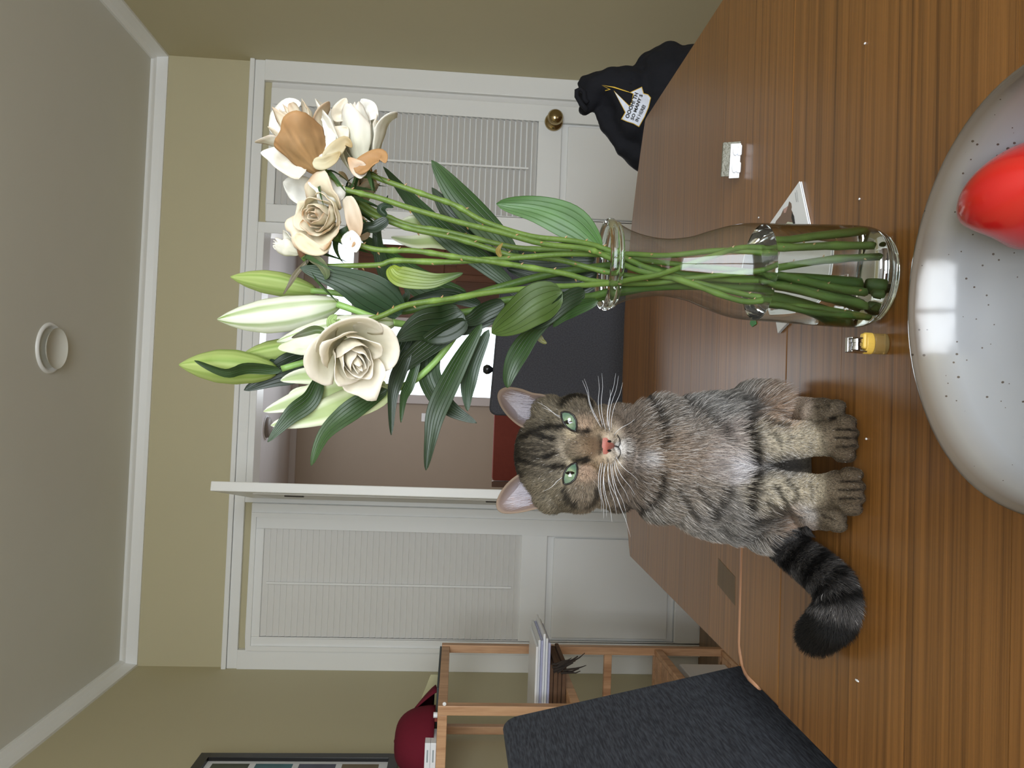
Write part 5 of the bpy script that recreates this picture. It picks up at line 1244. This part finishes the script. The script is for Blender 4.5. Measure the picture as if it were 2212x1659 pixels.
for k in range(1, K4):
    dcur = d0*(1-k/K4)+flow*(k/K4)+nr*lift[:, None]*.6+g_*.10*k*(ln/.015)[:, None]
    dcur /= np.linalg.norm(dcur, axis=1)[:, None]; pts[:, k] = pts[:, k-1]+dcur*(ln/(K4-1))[:, None]
pts[:, :, 2] = np.maximum(pts[:, :, 2], TZ+.0006)
j = rng.random(NF); body_long = (RX > 1380) & ~pawm
br = np.where(j < .28, rng.uniform(.35, .7, NF), np.where(j > .74, rng.uniform(1.35, 2.0, NF), rng.uniform(.8, 1.2, NF)))
br = np.where(dk > .5, np.minimum(br, 1.15), br); br = np.where(ont & (dk < .5), br*.9, br)
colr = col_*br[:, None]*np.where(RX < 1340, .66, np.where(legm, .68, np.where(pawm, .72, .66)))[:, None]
wh_ = (rng.random(NF) < np.where(body_long & ~ont, .15, .006)) & (dk < .6)
colr[wh_] = colr[wh_]*.35+np.array(lin((226, 220, 214)))*.65
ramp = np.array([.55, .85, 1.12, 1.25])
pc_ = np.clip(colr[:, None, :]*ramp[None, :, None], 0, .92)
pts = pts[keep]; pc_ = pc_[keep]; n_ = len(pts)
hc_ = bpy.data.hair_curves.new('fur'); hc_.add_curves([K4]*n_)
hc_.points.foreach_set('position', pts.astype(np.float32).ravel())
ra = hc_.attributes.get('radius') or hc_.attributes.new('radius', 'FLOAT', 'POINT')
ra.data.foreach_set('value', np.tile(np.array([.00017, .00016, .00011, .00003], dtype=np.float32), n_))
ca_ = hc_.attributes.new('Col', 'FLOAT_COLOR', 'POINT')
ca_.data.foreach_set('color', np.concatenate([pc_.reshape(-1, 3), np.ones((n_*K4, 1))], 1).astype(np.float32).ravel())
furm = colmat('fur_strand', .6, spec=.25)
hc_.materials.append(furm)
fo = bpy.data.objects.new('fur', hc_); COL.objects.link(fo); fo.parent = cat; fo.location = -cat.location; fo['kind'] = 'stuff'

# --- eyes
irm = colmat('iris', .08, spec=.8); 
for nd in irm.node_tree.nodes:
    if nd.type == 'BSDF_PRINCIPLED': nd.inputs['Coat Weight'].default_value = 1; nd.inputs['Coat Roughness'].default_value = .02
dkm = mat('dark_skin', (24, 19, 17), .45)
def eye(poly, pup, Yadd=0):
    cx0 = sum(p[0] for p in poly)/len(poly); cy0 = sum(p[1] for p in poly)/len(poly)
    h, n_ = cast(CBV, cx0, cy0); c = h+CAMV*.0006
    nrm = (n_*.35+CAMV*.75).normalized()
    def on(x, y, off):
        d = ray(x, y).normalized(); t = (c-EYE).dot(nrm)/d.dot(nrm); p = EYE+d*t; r = min(1, (p-c).length/.0115)
        return p+nrm*(.0056*(1-r*r)+off)
    N = len(poly); vs = [on(cx0, cy0, 0)]; fs = []; cs = []
    px_, py_ = pup
    def ic(x, y):
        d = math.hypot(x-px_, y-py_); f = min(1, d/17); c0, c1 = lin((140, 158, 118)), lin((96, 122, 104))
        k_ = .9+.18*noise.noise(Vector((math.atan2(y-py_, x-px_)*5, 0, 0))); return tuple((a*(1-f)+b_*f)*k_ for a, b_ in zip(c0, c1))
    cs.append(ic(cx0, cy0)); R_ = 7
    big = []
    for i in range(N):
        a_ = poly[i]; b_ = poly[(i+1) % N]; big += [a_, ((a_[0]+b_[0])/2, (a_[1]+b_[1])/2)]
    N = len(big)
    for r in range(1, R_+1):
        for (x, y) in big:
            X_ = cx0+(x-cx0)*r/R_; Y_ = cy0+(y-cy0)*r/R_; vs.append(on(X_, Y_, 0)); cs.append(ic(X_, Y_))
    fs += [(0, 1+i, 1+(i+1) % N) for i in range(N)]
    fs += [(1+(r-1)*N+i, 1+r*N+i, 1+r*N+(i+1) % N, 1+(r-1)*N+(i+1) % N) for r in range(1, R_) for i in range(N)]
    e = MB().add(vs, fs, cs).build('eye', irm, cat, smooth=True); e['label'] = 'glossy green eye'
    pv = [on(px_+10*math.cos(2*PI*k/20), py_+4.6*math.sin(2*PI*k/20)*(1-.35*abs(math.cos(2*PI*k/20))), .00025) for k in range(20)]
    MB().add([on(px_, py_, .0003)]+pv, [(0, 1+k, 1+(k+1) % 20) for k in range(20)]).build('pupil', mat('pupil', (5, 5, 6), .05, spec=.8), e)
    rim = [on(x, y, .0002) for x, y in big]; rim.append(rim[0]); rim.append(rim[1])
    MB().tube(rim, .00105, 8, caps=False).build('eyelid', dkm, e, smooth=True)
    return e
eye(eye1, (1227, 912.5)); eye(eye2, (1231.5, 1022))
# --- nose
nm = mat('nose_leather', (158, 92, 80), .5, noise_amt=.12, noise_scale=200, bump=.3, bump_scale=900)
def patch(poly, off, dome, m, name, parent):
    cx0 = sum(p[0] for p in poly)/len(poly); cy0 = sum(p[1] for p in poly)/len(poly); vs = []; N = len(poly); R_ = 4
    def on(x, y, o_):
        h, n_ = cast(CBV, x, y)
        if h is None: h = onY(x, y, .77)
        return h+CAMV*o_
    vs.append(on(cx0, cy0, off+dome))
    for r in range(1, R_+1):
        for (x, y) in poly: vs.append(on(cx0+(x-cx0)*r/R_, cy0+(y-cy0)*r/R_, off+dome*(1-(r/R_)**2)))
    fs = [(0, 1+i, 1+(i+1) % N) for i in range(N)]+[(1+(r-1)*N+i, 1+r*N+i, 1+r*N+(i+1) % N, 1+(r-1)*N+(i+1) % N) for r in range(1, R_) for i in range(N)]
    return MB().add(vs, fs).build(name, m, parent, smooth=True)
ns_ = patch(nose, .0006, .0006, nm, 'nose', cat); ns_['label'] = 'pink nose'
for py_ in (953, 973):
    patch([(1316+4.5*math.cos(a_), py_+(0 if py_ < 960 else 0)+2.6*math.sin(a_)) for a_ in [2*PI*k/10 for k in range(10)]], .0019, .0002, dkm, 'nostril', ns_)
patch([(1326, 962), (1326, 964.5), (1336, 966), (1336, 964)], .0012, 0, dkm, 'mouth_line', ns_)
for mp in ([(1335, 965), (1339, 958), (1338, 948), (1333, 939)], [(1335, 965), (1340, 974), (1338, 984), (1333, 992)]):
    pts_ = []
    for q in mp:
        h, n_ = cast(CBV, *q); h = h or onY(q[0], q[1], .775); pts_.append(h+CAMV*.0016)
    MB().tube(cr_spline(pts_, 4), .0004, 6).build('lip_line', dkm, ns_, smooth=True)
# --- ears
earm = colmat('ear_skin', .7, .25, spec=.2); earb = M['fur']
def ear(outline, ctr, Ye, depth, tipY, name='ear'):
    cs = []; vs = []; N0 = len(outline)
    out = [tuple(p) for p in cr_spline([Vector((x, y, 0)) for x, y in outline], 3)]; N = len(out); R_ = 9
    for r in range(R_+1):
        t = r/R_
        for (x, y, _) in out:
            X_ = ctr[0]+(x-ctr[0])*t; Y_ = ctr[1]+(y-ctr[1])*t
            up_ = max(0, (1150-X_)/75)
            yy = Ye+tipY*up_+depth*(1-t**2.2)
            vs.append(onY(X_, Y_, yy))
            rim = max(0, (t-.955)/.045); f = min(1, max(0, (t-.35)/.5))
            a0 = lin((176, 166, 172)); a1 = lin((150, 130, 120)); a2 = lin((150, 130, 112))
            if Y_ > ctr[1]+14 and ctr[1] > 980 and X_ > 1105: a0 = lin((206, 168, 148))
            c = tuple(p*(1-f)+q*f for p, q in zip(a0, a1)); cs.append(tuple(p*(1-rim)+q*rim for p, q in zip(c, a2)))
    fs = [(r*N+i, r*N+(i+1), (r+1)*N+i+1, (r+1)*N+i) for r in range(R_) for i in range(N-1)]
    o = MB().add(vs, fs, cs).build(name, earm, cat, smooth=True); solidify(o, .0009, 0)
    # dark furred back shell
    vs2 = []; 
    for r in range(5):
        t = r/4
        for (x, y, _) in out:
            k = 1.0-.10*t if True else 1
            X_ = ctr[0]+(x-ctr[0])*(1-t*.55)+t*8; Y_ = ctr[1]+(y-ctr[1])*(1-t*.45); up_ = max(0, (1150-X_)/75)
            vs2.append(onY(X_, Y_, Ye+tipY*up_+.0022+t*.034))
    b_ = MB().add(vs2, [(r*N+i, r*N+(i+1), (r+1)*N+i+1, (r+1)*N+i) for r in range(4) for i in range(N-1)], lin((62, 54, 46))).build('ear_back', earb, o, smooth=True)
    return out
o1 = ear([(1180, 856), (1172, 852), (1150, 849), (1128, 841), (1108, 837), (1090, 837.5), (1078, 845), (1075, 858), (1081, 876), (1094, 895), (1110, 911), (1126, 922), (1140, 926)], (1138, 888), .812, .020, .012)
o2 = ear([(1182, 1092), (1171, 1096), (1150, 1101), (1128, 1106), (1104, 1109), (1086, 1108), (1075, 1101), (1072, 1088), (1078, 1070), (1090, 1051), (1106, 1035), (1124, 1023), (1140, 1018)], (1138, 1060), .812, .020, .012)
# pale hairs inside the ears, long guard hairs and whiskers
def strands(name, segs, rad, col, label=None, parent=cat):
    k = len(segs[0]); h_ = bpy.data.hair_curves.new(name); h_.add_curves([k]*len(segs))
    h_.points.foreach_set('position', np.array([[tuple(p) for p in s] for s in segs], dtype=np.float32).ravel())
    r_ = h_.attributes.get('radius') or h_.attributes.new('radius', 'FLOAT', 'POINT')
    r_.data.foreach_set('value', np.tile(np.linspace(rad, rad*.2, k).astype(np.float32), len(segs)))
    c_ = h_.attributes.new('Col', 'FLOAT_COLOR', 'POINT'); c_.data.foreach_set('color', np.tile(np.array([*lin(col), 1], dtype=np.float32), len(segs)*k))
    h_.materials.append(furm); o = bpy.data.objects.new(name, h_); COL.objects.link(o); o.parent = parent; o.location = -parent.location; o['kind'] = 'stuff'; return o
sg = []
for (cx0, cy0, s_) in ((1138, 886, -1), (1138, 1058, 1)):
    for _ in range(520):
        t_ = random.random(); bx = random.uniform(1118, 1160); inner = cy0+s_*random.uniform(-20, 34)
        by = inner; p0_ = onY(bx, by, .822+random.uniform(0, .006)); ex = bx-random.uniform(22, 52)*(1-.2*t_); ey = by+s_*random.uniform(-6, 14)
        dpt = .826
        lim = 1085+abs(ey-(855 if s_ < 0 else 1090))*.9
        ex = max(ex, lim)
        p3_ = onY(ex, ey, dpt-.004); md_ = p0_.lerp(p3_, .5)+CAMV*.003
        sg.append([p0_, p0_.lerp(md_, .6)+CAMV*.001, md_, p3_])
strands('ear_hair', sg, .00010, (206, 200, 208))
wk = [((1300, 925), (1258, 822)), ((1303, 922), (1292, 812)), ((1308, 928), (1300, 806)), ((1312, 924), (1330, 806)), ((1316, 930), (1336, 812)), ((1320, 928), (1345, 826)), ((1318, 932), (1318, 842)), ((1296, 915), (1262, 818)),
      ((1302, 1000), (1304, 1120)), ((1308, 1002), (1310, 1118)), ((1305, 1006), (1322, 1128)), ((1314, 1000), (1332, 1112)), ((1318, 1002), (1362, 1160)), ((1322, 1000), (1352, 1106)), ((1326, 996), (1360, 1085)), ((1328, 992), (1372, 1070)), ((1312, 1006), (1342, 1100)), ((1298, 1000), (1299, 1105)), ((1326, 940), (1372, 905)), ((1330, 985), (1380, 1040)),
      ((1215, 905), (1160, 868)), ((1213, 900), (1170, 880)), ((1216, 1030), (1172, 1062))]
for i, (a_, b_) in enumerate(wk):
    h, n_ = cast(CBV, *a_); h = h or onY(*a_, .77)
    e_ = onY(b_[0], b_[1], h.y-.012+.02*((i*7) % 5)/5); m_ = h.lerp(e_, .5)+Vector((0, -.008, .004 if i < 20 else 0))
    P = [h, h.lerp(m_, .5)+Vector((0, -.002, .0015)), m_, m_.lerp(e_, .5)+Vector((0, -.001, -.001)), e_]
    P = cr_spline(P, 3); n = len(P)
    MB().tube(P, [.00024*(1-.8*k/n) for k in range(n)], 5).build('whisker', M['white'], cat, smooth=True)
